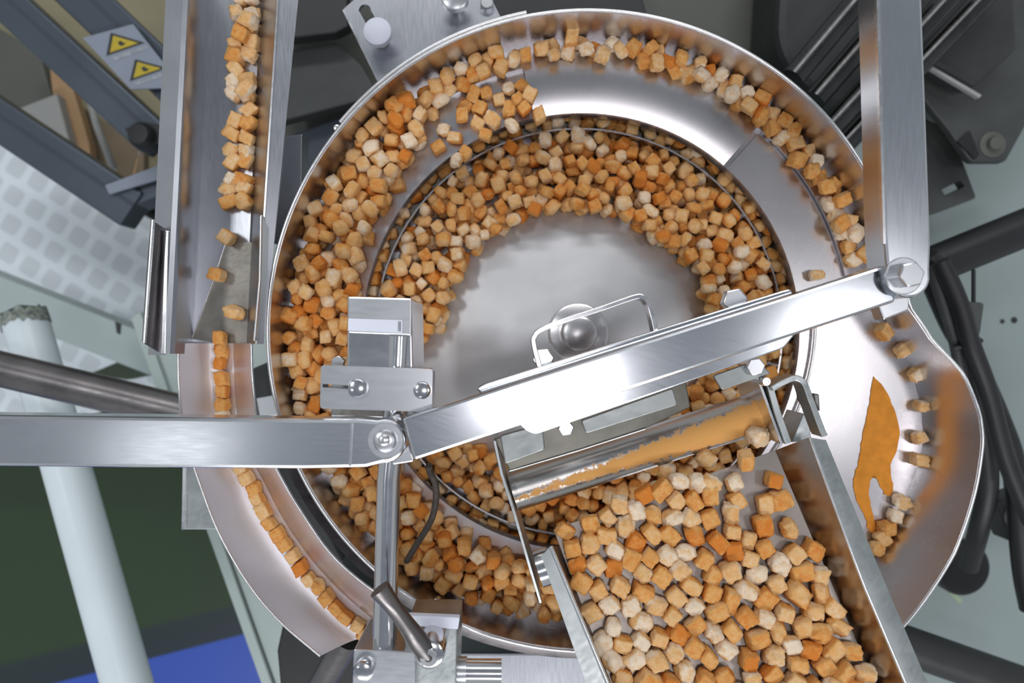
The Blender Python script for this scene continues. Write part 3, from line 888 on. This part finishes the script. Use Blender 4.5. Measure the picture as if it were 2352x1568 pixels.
# --- tray layer
def inside(p, poly):
    x, y = p; c = False
    for i in range(len(poly)):
        (x1, y1), (x2, y2) = poly[i - 1], poly[i]
        if (y1 > y) != (y2 > y) and x < (x2 - x1) * (y - y1) / (y2 - y1) + x1: c = not c
    return c
tray_poly = [(1292, 1222), (1440, 1150), (1560, 1098), (1700, 1066), (1772, 1052), (1800, 1095), (1985, 1540), (2010, 1610), (1440, 1610), (1400, 1520)]
SPARSE = [(1585, 1040), (1790, 1040), (1885, 1235), (1790, 1260), (1700, 1180), (1640, 1150)]
def scatter(poly, dist, tries, thin):
    pts = []
    xs = [p[0] for p in poly]; ys = [p[1] for p in poly]
    rr = random.Random(5)
    for _ in range(tries):
        x, y = rr.uniform(min(xs), max(xs)), rr.uniform(min(ys), max(ys))
        if not inside((x, y), poly): continue
        if thin and inside((x, y), SPARSE) and rr.random() < 0.93: continue
        d = dist(y)
        if all((x - a) ** 2 + (y - b) ** 2 > d * d for a, b in pts): pts.append((x, y))
    return pts
def relax(pts, dist, poly, it=60):
    q = [list(p) for p in pts]
    for _ in range(it):
        for i in range(len(q)):
            for j in range(i):
                dx, dy = q[i][0] - q[j][0], q[i][1] - q[j][1]
                d = math.hypot(dx, dy); m = dist(q[i][1])
                if 1e-6 < d < m:
                    k = (m - d) / d * 0.25
                    for a, sg in ((i, 1), (j, -1)):
                        nx, ny = q[a][0] + sg * dx * k, q[a][1] + sg * dy * k
                        if inside((nx, ny), poly): q[a] = [nx, ny]
    return [tuple(p) for p in q]
tp = scatter(tray_poly, lambda y: 33.0 + (y - 1100) * 0.012, 30000, True)
tp = relax(tp, lambda y: 39.5 + (y - 1100) * 0.012, tray_poly)
tp = [q for q in tp if not inside(q, SPARSE)] + [(1632, 1112), (1686, 1108), (1691, 1148), (1776, 1102), (1790, 1148), (1757, 1158), (1752, 1206), (1812, 1212)]
NT = len(tp)
for (x, y) in tp:
    k = pick_tone()
    h = tray_h(y)
    zone = 'near the upper end of the slanted tray' if y < 1250 else ('in the middle of the slanted tray' if y < 1430 else 'on the slanted tray by the bottom edge')
    crouton(P(x, y, h + CR * 0.92), flat_rot(0.10), f'{TONES[k][1]} crouton lying {zone}', 'croutons in the infeed tray', k, random.uniform(0.92, 1.06))

# --- leaving the tray
for x, y, h, lab, k in ((1713, 1056, 0.063, 'golden crouton tipping over the front lip of the tray', 1),
                        (1740, 1002, 0.055, 'pale crouton tumbling beside the right end of the roller', 0),
                        (1622, 1053, 0.050, 'pale crouton dropping between roller and tray lip', 0),
                        (1532, 1084, 0.048, 'pale crouton dropping under the middle of the roller', 0)):
    crouton(P(x, y, h), flat_rot(0.5), lab, None, k)
# --- single file in the chute
ORD = 'first second third fourth fifth sixth seventh eighth ninth tenth eleventh twelfth thirteenth fourteenth fifteenth sixteenth seventeenth eighteenth nineteenth twentieth'.split() + ['twenty-' + w for w in 'first second third fourth fifth sixth seventh eighth ninth'.split()]
line = smooth_path([P(x, y, HCF + CR) for x, y in ([(509, 768)] + c_mid)], 30)
acc, cnt_a, cnt_b = 0.0, 0, 0
need = 0.004
prev = line[0]
for q in line[1:]:
    acc += (q - prev).length
    d = (q - prev)
    prev = q
    if acc >= need:
        acc = 0.0; need = random.uniform(0.0094, 0.0108)
        py = 784 - q.y / S(HCF + CR)
        j = Vector((random.uniform(-1, 1), random.uniform(-1, 1), 0)) * 0.0012
        yaw = math.atan2(d.y, d.x) + random.uniform(-0.25, 0.25)
        k = 0 if random.random() < 0.15 else (1 if random.random() < 0.7 else 2)
        if py < 948:
            lab = f'{ORD[cnt_a]} crouton from the top of the curved chute, above the arm'; cnt_a += 1; g = 'croutons in single file in the curved chute'
        elif py > 1080:
            lab = f'{ORD[cnt_b]} crouton below the horizontal arm in the curved chute file'; cnt_b += 1; g = 'croutons in single file in the curved chute'
        else:
            lab = 'crouton of the chute file passing underneath the horizontal arm'; g = 'croutons passing under the arm'
        o = crouton(q + j, Euler((random.choice((0, 1)) * math.pi / 2 + random.uniform(-.1, .1), random.uniform(-.1, .1), yaw)), lab, g, k, random.uniform(0.85, 0.95))
# --- clumped line in the straight trough
pts = []
y = -28
rr = random.Random(21)
while y < 498:
    cx = 566 - 24 * (y / 500)
    for sx in (-1, 1):
        if rr.random() < 0.92:
            pts.append((cx + sx * rr.uniform(12, 17) + rr.uniform(-5, 5), y + rr.uniform(-7, 7), 0))
    if rr.random() < 0.35:
        pts.append((cx + rr.uniform(-10, 10), y + 14, 1))
    y += rr.uniform(29, 33)
pts[-1] = (pts[-1][0], min(pts[-1][1], 490), pts[-1][2])
for x, y, lay in pts:
    if y < -32: continue
    k = 0 if rr.random() < 0.4 else 1
    zone = 'near the top of the straight trough' if y < 170 else ('halfway along the straight trough' if y < 340 else 'at the lower end of the trough line')
    crouton(P(x, y, hTf + CR * (0.9 + 1.5 * lay)), flat_rot(0.25), f'{TONES[k][1]} crouton in the clumped line {zone}', 'croutons in the straight trough', k, rr.uniform(0.92, 1.05))
for x, y, h, lab in ((521, 545, hTf + 0.011, 'single crouton just fallen off the end of the trough line'),
                     (499, 631, hTf + 0.010, 'single crouton astride the bright edge of the funnel slide'),
                     (537, 716, hTf + 0.009, 'single crouton at the bottom of the funnel slide above the chute')):
    crouton(P(x, y, h), flat_rot(0.2), lab, None, 1)
# --- the trail on the pan
trail = [(2030, 762), (2073, 803), (2106, 858), (2115, 932), (2110, 1004), (2111, 1056), (2071, 1152), (2055, 1184), (2036, 1212), (2026, 1236), (2012, 1258)]
for i, (x, y) in enumerate(trail):
    crouton(P(x, y, H_TR + CR), flat_rot(0.2), f'{ORD[i]} crouton from the top in the loose trail round the right-hand pan', 'croutons on the right-hand pan', 1 if i in (0, 5, 8, 9, 10) else 0, 0.95)
crouton(P(1876, 632, H_TR + CR + 0.002), flat_rot(0.2), 'lone pale crouton on the bare plate right of the bowl, just above the diagonal arm', None, 0, 0.85)

# --- everything heaped in the bowl: one mass
class Heap:
    def __init__(s): s.P = np.zeros((0, 3)); s.items = []
    def settle(s, xy, base, lim=None):
        c = 2 * CR * 0.93
        z = base + CR * 0.95
        if len(s.P):
            d2 = (s.P[:, 0] - xy[0]) ** 2 + (s.P[:, 1] - xy[1]) ** 2
            m = d2 < c * c
            if m.any():
                z = max(z, float((s.P[m, 2] + np.sqrt(c * c - d2[m])).max()))
        return z
    def add(s, p):
        s.P = np.vstack([s.P, p])
    def fill(s, sampler, base, N_, K=6, maxlayer=0.02):
        for _ in range(N_):
            best = None
            for _ in range(K):
                xy = sampler()
                if xy is None: continue
                b = base(*xy)
                z = s.settle(xy, b)
                if z - b > (maxlayer(*xy) if callable(maxlayer) else maxlayer): continue
                if best is None or z - b < best[3] : best = (*xy, z, z - b)
            if best: s.add(np.array(best[:3]))
def to_polar(x, y): return math.atan2(y - AX.y, x - AX.x), math.hypot(x - AX.x, y - AX.y)
heap_hi, heap_lo = Heap(), Heap()
NL = 0
# upper track: inner boundary of the heap by direction (degrees, counter-clockwise from right)
TI = np.array([14, 20, 45, 60, 90, 103, 115, 121, 126, 131, 136, 143, 150, 165, 180, 215, 235, 250, 262, 285.0])
RI = np.array([.2258, .2258, .2258, .2255, .2250, .2250, .2255, .2245, .2160, .2060, .2000, .1940, .1910, .1895, .1890, .1890, .1930, .1960, .1985, .2000])
def samp_track(a0, a1):
    def f():
        t = random.uniform(a0, a1)
        ri = float(np.interp(t, TI, RI)) + CR * 0.4
        ro = R - 0.0062
        if ri > ro: ri = ro - 0.002
        r = math.sqrt(random.uniform(ri * ri, ro * ro))
        if t > 240: r = min(r, R - 0.010 - 0.0002 * (t - 240))
        return AX.x + r * math.cos(A(t)), AX.y + r * math.sin(A(t))
    return f
def base_track(x, y):
    t, r = to_polar(x, y)
    t = math.degrees(t) % 360
    return (H_LEDGE if (12 < t < 132 and r > LEDGE_R) else H_TR) + RIM_Z
heap_hi.fill(samp_track(126, 285), base_track, 760, 7, 0.026)
heap_hi.fill(samp_track(14, 128), base_track, 380, 4, 0.013)
keep = []
for p in heap_hi.P:
    t, r = to_polar(p[0], p[1])
    if 0 < math.degrees(t) < 104 and r > 0.2:
        k = pick_tone()
        zone = 'behind the curved deflector plate' if math.degrees(t) > 49 else 'beside the flat plate at right'
        crouton(Vector(p), flat_rot(0.3), f'{TONES[k][1]} crouton on the narrow rim ledge {zone}', 'croutons on the narrow ledge', k, random.uniform(0.90, 1.02))
        NL += 1
    else: keep.append(p)
heap_hi.P = np.array(keep)
TIER = []
for x, y in ((1087, 220), (1117, 215), (1146, 229), (1168, 204), (1198, 199), (1068, 245), (1102, 249), (1170, 250), (1190, 232), (1216, 225), (1204, 255), (1238, 265), (1062, 269), (1097, 285), (1130, 275), (1176, 288), (1115, 310), (1045, 317), (1019, 298), (1068, 352), (1007, 338), (1048, 371)):
    p = P(x, y, H_TR + CR)
    p.z = heap_hi.settle((p.x, p.y), H_TR + RIM_Z)
    heap_hi.add(np.array(p))
    k = 0 if (x, y) in ((1168, 204), (1130, 275), (1176, 288), (1019, 298), (1048, 371)) else (2 if (x, y) in ((1204, 255), (1068, 245)) else 1)
    TIER.append((p, k))
for p, k in TIER:
    crouton(p, flat_rot(0.12), f'{TONES[k][1]} crouton strewn on the flat step before the curved deflector plate', 'croutons strewn on the step', k, random.uniform(0.86, 1.0))
heap_hi.P = heap_hi.P[:-len(TIER)]
# inner heap: bare disc radius by direction
DI = np.array([-30, -12, 0, 14, 27, 45, 70, 90, 112, 130, 148, 160, 168, 176, 182, 190, 214, 222, 240, 262, 290, 330.0])
DR = np.array([.112, .116, .118, .112, .118, .104, .104, .106, .110, .112, .113, .115, .118, .119, .127, .170, .170, .140, .128, .120, .115, .112])
def samp_inner():
    t = random.uniform(-30, 330)
    ri = float(np.interp(t, DI, DR)) + CR * 0.3
    ro = 0.198
    r = math.sqrt(random.uniform(ri * ri, ro * ro))
    if LIP_R - 0.0066 < r < LIP_R + 0.0072:
        r = LIP_R - 0.0066 if random.random() < 0.6 else LIP_R + 0.0072
    if r > LIP_R and 196 < t < 215: return None
    return AX.x + r * math.cos(A(t)), AX.y + r * math.sin(A(t))
def base_inner(x, y):
    t, r = to_polar(x, y)
    return RIM_Z + (disc_h(r) if r < LIP_R else H_LOW)
heap_lo.fill(samp_inner, base_inner, 1500, 7, lambda x, y: 0.013 if to_polar(x, y)[1] > LIP_R else 0.028)
def build_heap(name, heaps, label):
    V, FC, CV, TV = [], [], [], []
    base = 0
    for hp_, k0 in zip(heaps, (0.96, 0.90)):
        for p in hp_.P:
            co, cv, fc = random.choice(LOWD)
            q = Euler((random.uniform(0, 6.28), random.uniform(0, 6.28), random.uniform(0, 6.28))).to_matrix()
            if random.random() < 0.55:
                q = flat_rot(0.25).to_matrix()
            m = np.array(q) * random.uniform(0.93, 1.08) * k0
            V.append(co @ m.T + p); FC.append(fc + base); CV.append(cv)
            k = pick_tone()
            TV.append(np.full(len(co), TONES[k][0] + random.uniform(0.0, 0.12)))
            base += len(co)
    V = np.vstack(V); FC = np.vstack(FC)
    me = bpy.data.meshes.new(name)
    me.from_pydata(V.tolist(), [], FC.tolist())
    for nm, arr in (('crust', np.concatenate(CV)), ('tone', np.concatenate(TV))):
        me.attributes.new(nm, 'FLOAT', 'POINT').data.foreach_set('value', arr)
    o = link(name, me, M['crouton_heap'], None, True, 180)
    return tag(o, label, 'croutons', None, 'stuff')
build_heap('crouton_heap', (heap_hi, heap_lo), 'mass of golden croutons heaped on the tracks and floor of the bowl')

# ================================================================== BACKGROUND: TOP, BEHIND THE BOWL
bp = thing('slotted_bracket', 'pale grey slotted bracket plate with a round knob behind the bowl rim at top', 'bracket', P(960, 60, -0.20))
HBk = -0.10
holed_slab('plate', rounded([(787, 22), (860, -40), (1100, -60), (1180, 100), (1180, 260), (905, 260)], 6), endcap(838, 24, 14, math.pi, 2 * math.pi, 8) + endcap(880, 100, 14, 0, math.pi, 8), HBk, 0.004, M['trough'], bp)
strap('plate_edge', [P(788, 22, HBk + 0.001), P(905, 260, HBk + 0.001)], 0.0016, 0.005, M['edge'], bp, 0)
lathe('knob', [(0, 0), (0.0105, 0), (0.0122, -0.001), (0.0124, -0.007), (0.0085, -0.010), (0.006, -0.022)], P(866, 70, HBk + 0.022), M['label'], bp, 32)
lathe('knob', [(0, 0), (0.0105, 0), (0.0122, -0.001), (0.0124, -0.007), (0.0085, -0.010), (0.006, -0.022)], P(1044, -10, HBk + 0.022), M['steel'], bp, 32)
lathe('stud', [(0, 0), (0.005, 0), (0.006, -0.001), (0.006, -0.006)], P(1118, 5, HBk + 0.006), M['steel'], bp, 24)
for (pts_, h, mat, nm, lab) in (
    ([(560, -160), (790, -160), (800, 60), (770, 75), (560, 100)], -0.30, M['char'], 'cover_plate', 'black cover plate between the straight trough and the slotted bracket at top'),
    ([(600, 130), (770, 95), (830, 150), (870, 220), (640, 280)], -0.33, M['char2'], 'cover_plate', 'dark grey plate below the black cover, left of the slotted bracket'),
    ([(640, 320), (860, 240), (900, 300), (640, 480)], -0.36, M['profile_dk'], 'cover_plate', 'dark plate hugging the bowl rim beside the trough'),
    ([(1000, -200), (1420, -200), (1500, 80), (1100, 140)], -0.32, M['black'], 'cover_plate', 'black plate behind the top of the bowl'),
    ([(1420, -200), (2000, -200), (1980, 300), (1480, 120)], -0.38, M['olive'], 'cover_plate', 'olive grey plate behind the bowl at upper right'),
):
    o = slab(nm, pts_, h, 0.02, mat, None, 0.002)
    tag(o, lab, 'plate')
o = slab('machine_deck', [(520, -380), (2940, -380), (2940, 60), (2360, 60), (2180, 230), (1900, 320), (1000, 320), (560, 540)], -0.40, 0.015, M['olive'], None, 0.002)
tag(o, 'dim olive grey deck plate along the top behind the bowl', 'deck plate')
o = slab('motor_housing', [(1800, -200)] + endcap(1960, 60, 175, math.pi, math.pi * 0.5, 12) + [(2020, 235), (2020, -200)], -0.28, 0.10, M['char'], None, 0.01)
tag(o, 'black rounded motor housing behind the upper right of the bowl', 'motor')
# bundle of dark rods
for a_, b_, h, r, lab in (((2020, -60), (1820, 180), -0.17, 0.012, 'dark steel rod nearest the rim at upper right'),
                          ((2120, -60), (1870, 230), -0.19, 0.012, 'second dark steel rod from the rim at upper right'),
                          ((2230, -60), (1900, 300), -0.20, 0.012, 'third dark steel rod, crossing behind the upright arm'),
                          ((2330, -80), (1930, 340), -0.22, 0.012, 'outermost dark steel rod behind the upright arm')):
    o = sweep('steel_rod', [P(*a_, h), P(*b_, h)], r, M['black_steel'], None, 20)
    tag(o, lab, 'rod', 'dark rods at upper right')
# dark plates right of the upright arm
o = slab('guard_plate', rounded([(2040, -120), (2420, -120), (2480, 60), (2410, 190), (2310, 372), (2230, 372), (2180, 300), (2100, 200)], 10), -0.30, 0.012, M['char2'], None, 0.002)
tag(o, 'dark angular guard plate with a bolt at upper right', 'plate')
bolt(2290, 328, -0.30, 16, o, M['olive'], 30, 0.008, 'round')
slab('slot', rounded([(2200, 325), (2228, 300), (2250, 355), (2240, 365)], 3), -0.2975, 0.003, M['black'], o, 0)
o = slab('angle_strip', [(2105, 138), (2115, 136), (2256, 218), (2250, 225)], -0.235, 0.006, M['greyp'], None, 0.0006)
tag(o, 'thin pale angle strip right of the upright arm', 'strip')
o = slab('side_housing', [(2100, -80), (2330, -60), (2340, 110), (2240, 200), (2110, 130)], -0.262, 0.03, M['char'], None, 0.006)
tag(o, 'black housing behind the thin pale strip at upper right', 'housing')
fp = holed_slab('foot_plate', rounded([(1990, 240), (2120, 270), (2185, 300), (2242, 455), (2150, 490), (2050, 520), (1960, 420)], 8), rounded([(2162, 436), (2206, 414), (2216, 428), (2172, 450)], 3), -0.34, 0.014, M['char2'], None)
tag(fp, 'dark grey foot plate with an oblong slot right of the upright arm', 'plate')
slab('flange', [(1890, 310), (2000, 265), (2010, 420), (1960, 430)], -0.335, 0.02, M['mint'], fp, 0.001)

# ================================================================== BACKGROUND: RIGHT
o = sweep('support_bar', [P(2140, 610, -0.24), P(2440, 488, -0.24)], 44 * S(-0.24), M['black'], None, 24)
tag(o, 'thick black bar entering from the right edge beside the bolted lug', 'bar')
def cables(name, pts, r, mat, label, cat='cable'):
    o = sweep(name, smooth_path([P(*q) for q in pts], 8), r, mat, None, 12)
    return tag(o, label, cat, 'cable bundle at right')
cables('cable', [(2130, 590, -0.20), (2165, 640, -0.20), (2205, 730, -0.20), (2225, 800, -0.20), (2250, 900, -0.21), (2262, 1010, -0.22), (2268, 1120, -0.24), (2250, 1210, -0.26), (2225, 1300, -0.30)], 0.011, M['black'], 'thick black cable running down beside the pan wall to the round black boss')
cables('cable', [(2160, 600, -0.17), (2200, 690, -0.17), (2230, 790, -0.17), (2270, 900, -0.175), (2310, 1050, -0.18), (2370, 1200, -0.18)], 0.009, M['black'], 'black cable of the bundle leaving through the right edge')
cables('cable', [(2140, 640, -0.235), (2184, 740, -0.235), (2230, 822, -0.235), (2292, 960, -0.235), (2330, 1080, -0.235), (2352, 1300, -0.24), (2370, 1400, -0.24)], 0.012, M['black'], 'outer black cable of the bundle along the right edge')
cables('cable', [(2140, 610, -0.182), (2168, 700, -0.182), (2190, 770, -0.184), (2206, 850, -0.186), (2215, 920, -0.19)], 0.006, M['char2'], 'thin grey cable lying on the black bundle')
o = sweep('cable_tie', [P(2192, 800, -0.178), P(2222, 792, -0.172), P(2252, 782, -0.182)], 0.003, M['black'], None, 10)
tag(o, 'black cable tie around the bundle right of the bowl', 'cable tie')
o = slab('plug', rounded([(2212, 690), (2262, 695), (2252, 770), (2222, 762)], 8), -0.17, 0.016, M['char2'], None, 0.002)
tag(o, 'dark grey rectangular plug on the cable bundle', 'plug')
sweep('lead', [P(2236, 694, -0.178), P(2236, 620, -0.20)], 0.002, M['black'], o, 8)
o = lathe('cable_boss', [(0, 0), (0.033, 0), (0.036, -0.003), (0.036, -0.06)], P(2213, 1305, -0.357), M['black'], None, 40)
tag(o, 'round black boss on the mint base at right where cables enter', 'boss')
o = slab('connector', rounded([(2290, 1150), (2380, 1120), (2420, 1220), (2320, 1245)], 8), -0.265, 0.03, M['char2'], None, 0.003)
tag(o, 'dark blocky connector at the right edge', 'connector')
lathe('ring', [(0.008, 0), (0.014, 0.002), (0.018, 0), (0.018, -0.006)], P(2345, 1185, -0.263), M['greyp'], o, 24)
o = sweep('black_pole', [P(2040, 1466, -0.25), P(2420, 1600, -0.25)], 44 * S(-0.25), M['char'], None, 24)
tag(o, 'thick dark pole at the lower right corner behind the tray', 'pole')
o = slab('tape_scrap', [(2180, 1362), (2190, 1356), (2212, 1378), (2205, 1388)], BASE_H + 0.0038, 0.0006, plain('green_scrap', (0.33, 0.42, 0.28), 0.7), None, 0)
tag(o, 'tiny green scrap lying on the mint base at right', 'scrap')

# ================================================================== BACKGROUND: BOTTOM
o = slab('gap_shade_slab', [(652, 1420), (700, 1380), (900, 1400), (900, 1700), (655, 1700), (636, 1495)], -0.18, 0.20, M['black'], None, 0.002)  # added black slab: darkness of the open gap put into its colour
tag(o, 'black slab painted as shade in the gap below the curved chute', 'shade slab')
o = sweep('chute_leg', [P(800, 1465, -0.06), P(700, 1640, -0.10)], 0.0115, M['dark_steel'], None, 20)
tag(o, 'dark steel leg under the lower end of the curved chute', 'leg post')
o = slab('lower_pan', [(1040, 1500), (1420, 1500), (1420, 1700), (1040, 1700)], -0.10, 0.04, M['trough'], None, 0.002)
tag(o, 'grey sheet pan below the bowl rim at the bottom edge', 'pan')
o = slab('inner_frame', [(570, 850), (640, 820), (700, 1120), (790, 1290), (750, 1320), (640, 1160), (590, 960)], -0.16, 0.10, M['char2'], None, 0.002)
tag(o, 'dark frame member in the gap between chute and bowl', 'frame')
slab('cross_piece', [(588, 914), (640, 905), (640, 955), (596, 960)], -0.13, 0.03, M['steel'], o, 0.001)

# ================================================================== BACKGROUND: LEFT
pp = thing('white_pipe', 'white painted slanted pipe with torn tape at its upper end', 'pipe', P(180, 1600, -RIM_Z))
pa, pb = P(58, 735, -0.33), P(318, 1660, -0.26)
sweep('pipe_tube', [pa, pa.lerp(pb, 0.5), pb], 49 * S(-0.30), M['white'], pp, 36)
rr = random.Random(3)
bm = bmesh.new()
ax_ = (pb - pa).normalized()
Nn = (Vector((0, 0, 1)) - ax_ * ax_.z).normalized(); Bn = ax_.cross(Nn)
lo_, hi_ = [], []
for k in range(36):
    a = 2 * math.pi * k / 36
    d = (Nn * math.cos(a) + Bn * math.sin(a)) * (49 * S(-0.30) + 0.0012)
    lo_.append(bm.verts.new(pa + d + ax_ * (0.007 + rr.uniform(-0.004, 0.005))))
    hi_.append(bm.verts.new(pa + d * 0.96 - ax_ * (0.006 + rr.uniform(-0.003, 0.006))))
for k in range(36):
    bm.faces.new((lo_[k], lo_[(k + 1) % 36], hi_[(k + 1) % 36], hi_[k]))
bm.faces.new(hi_)
from_bm('torn_tape', bm, M['tape'], pp, True, 0)
o = sweep('steel_tube', [P(-120, 818, -0.22), P(620, 994, -0.24)], 41 * S(-0.22), M['dark_steel'], None, 28)
tag(o, 'thick dark steel tube entering from the left edge above the arm', 'tube')
# step platform with anti-slip sheet
st = thing('step_platform', 'white anti-slip step platform with rows of grey squares', 'platform', P(150, 600, -RIM_Z))
slab('antislip_sheet', [(-420, 120), (60, 345), (340, 500), (470, 560), (430, 890), (180, 960), (-420, 960)], -0.70, 0.012, M['tread'], st, 0.001)
slab('step_body', [(-410, 140), (60, 365), (330, 510), (450, 570), (410, 880), (180, 950), (-410, 950)], -0.713, RIM_Z - 0.714, M['greyp'], st, 0.002)
o = slab('frame_beam', [(-60, 610), (345, 770), (345, 862), (-60, 705)], -0.52, 0.05, M['greybeam'], None, 0.002)
tag(o, 'pale grey beam crossing the anti-slip platform behind the white pipe', 'beam')
slab('joint_mark', [(264, 738), (278, 744), (276, 768), (268, 764)], -0.519, 0.002, M['char'], o, 0)
o = slab('dark_bracket', [(205, 858), (330, 806), (345, 830), (340, 862), (290, 872)], -0.60, 0.02, M['floor'] if False else plain('dark_green_paint', (0.04, 0.06, 0.035), 0.5), None, 0.001)
tag(o, 'dark green bracket by the corner of the mint base', 'bracket')

# guard cabinet (upper left)
gc = thing('guard_cabinet', 'slate framed machine guard with a clear door panel at upper left', 'guard cabinet', P(150, 200, -RIM_Z))
def bar_px(name, a, b, w, h, thick, mat, parent, bevel=0.003):
    a, b = Vector((*a, 0)), Vector((*b, 0))
    d = (b - a).normalized(); s = Vector((-d.y, d.x, 0)) * (w / 2)
    return slab(name, [((a - s).x, (a - s).y), ((b - s).x, (b - s).y), ((b + s).x, (b + s).y), ((a + s).x, (a + s).y)], h, thick, mat, parent, bevel)
HG = -0.36
def profile(a, b, w, h):
    o = bar_px('frame_rail', a, b, w, h, 0.04, M['profile'], gc)
    d = (Vector(b) - Vector(a)).normalized(); s = Vector((-d.y, d.x))
    for k in (-0.12,):
        a2, b2 = Vector(a) + s * w * k, Vector(b) + s * w * k
        bar_px('groove', a2, b2, w * 0.10, h + 0.0006, 0.004, M['profile_dk'], o, 0)
    return o
profile((-60, -60), (345, 315), 84, HG)
profile((110, -80), (430, 225), 96, HG - 0.01)
profile((-120, 200), (300, 480), 92, HG - 0.04)
profile((238, 470), (420, 395), 58, HG - 0.046)
slab('door_panel', [(-80, -20), (20, 10), (330, 300), (300, 420), (-60, 230)], HG - 0.045, 0.004, M['glass'], gc, 0)
slab('interior_back', [(-300, -300), (560, -300), (560, 455), (300, 465), (-300, 60)], -0.80, 0.01, M['beige'], gc, 0)
slab('interior_board', [(110, 120), (165, 195), (205, 330), (215, 420), (150, 395), (120, 210)], -0.66, 0.02, M['tan'], gc, 0.002)
slab('interior_board', [(165, 230), (330, 340), (330, 430), (215, 425)], -0.70, 0.02, M['brown'], gc, 0.002)
slab('interior_box', [(45, 248), (130, 215), (165, 345), (140, 350)], -0.64, 0.03, M['greyp'], gc, 0.002)
slab('interior_panel', [(-60, 30), (90, 120), (120, 225), (-60, 290)], -0.70, 0.02, M['olive'], gc, 0.002)
sweep('interior_rod', [P(205, 215, -0.60), P(222, 285, -0.60), P(262, 390, -0.60)], 0.006, M['greyp'], gc, 14)
slab('white_ledge', [(240, 425), (400, 365), (400, 400), (250, 446)], HG - 0.033, 0.005, M['sticker'], gc, 0.001)
kn = lathe('hinge_knob', [(0, 0), (0.012, -0.001), (0.016, -0.006), (0.018, -0.03)], P(316, 306, HG + 0.02), M['black'], gc, 24)
slab('hinge_block', rounded([(284, 296), (330, 278), (380, 290), (380, 330), (318, 328)], 6), HG + 0.006, 0.03, M['black'], gc, 0.002)
sg = thing('warning_sign', 'white sticker plate with two yellow warning triangles on the cabinet rail', 'warning sign', P(290, 130, HG))
HSg = HG + 0.003
slab('plate', [(189, 87), (305, 55), (420, 200), (300, 205)], HSg, 0.003, M['sticker'], sg, 0.0004)
def tri(a, b, c, ctr=None):
    cx, cy = (a[0] + b[0] + c[0]) / 3, (a[1] + b[1] + c[1]) / 3
    o = slab('warning_triangle', [a, b, c], HSg + 0.0005, 0.0006, M['ink'], sg, 0)
    k = 0.74
    f = lambda p: (cx + (p[0] - cx) * k, cy + (p[1] - cy) * k)
    slab('yellow_field', [f(a), f(b), f(c)], HSg + 0.0008, 0.0004, M['yellow'], o, 0)
    slab('pictogram', [(cx - 6, cy - 4), (cx + 1, cy - 7), (cx + 5, cy - 3), (cx + 12, cy - 1), (cx + 4, cy + 5), (cx - 3, cy + 3)], HSg + 0.0010, 0.0003, M['ink'], o, 0)
    return o
tri((254, 75), (332, 98), (244, 128))
tri((310, 136), (384, 156), (298, 186))
for q in ([(258, 131), (338, 103), (342, 110), (262, 140)], [(308, 188), (386, 163), (388, 171), (312, 196)]):
    slab('caption', q, HSg + 0.0005, 0.0005, M['greyink'], sg, 0)
print('tray croutons', NT, 'chute', cnt_a, cnt_b, 'trough', len(pts), 'ledge', NL, 'heap', len(heap_hi.P), len(heap_lo.P))
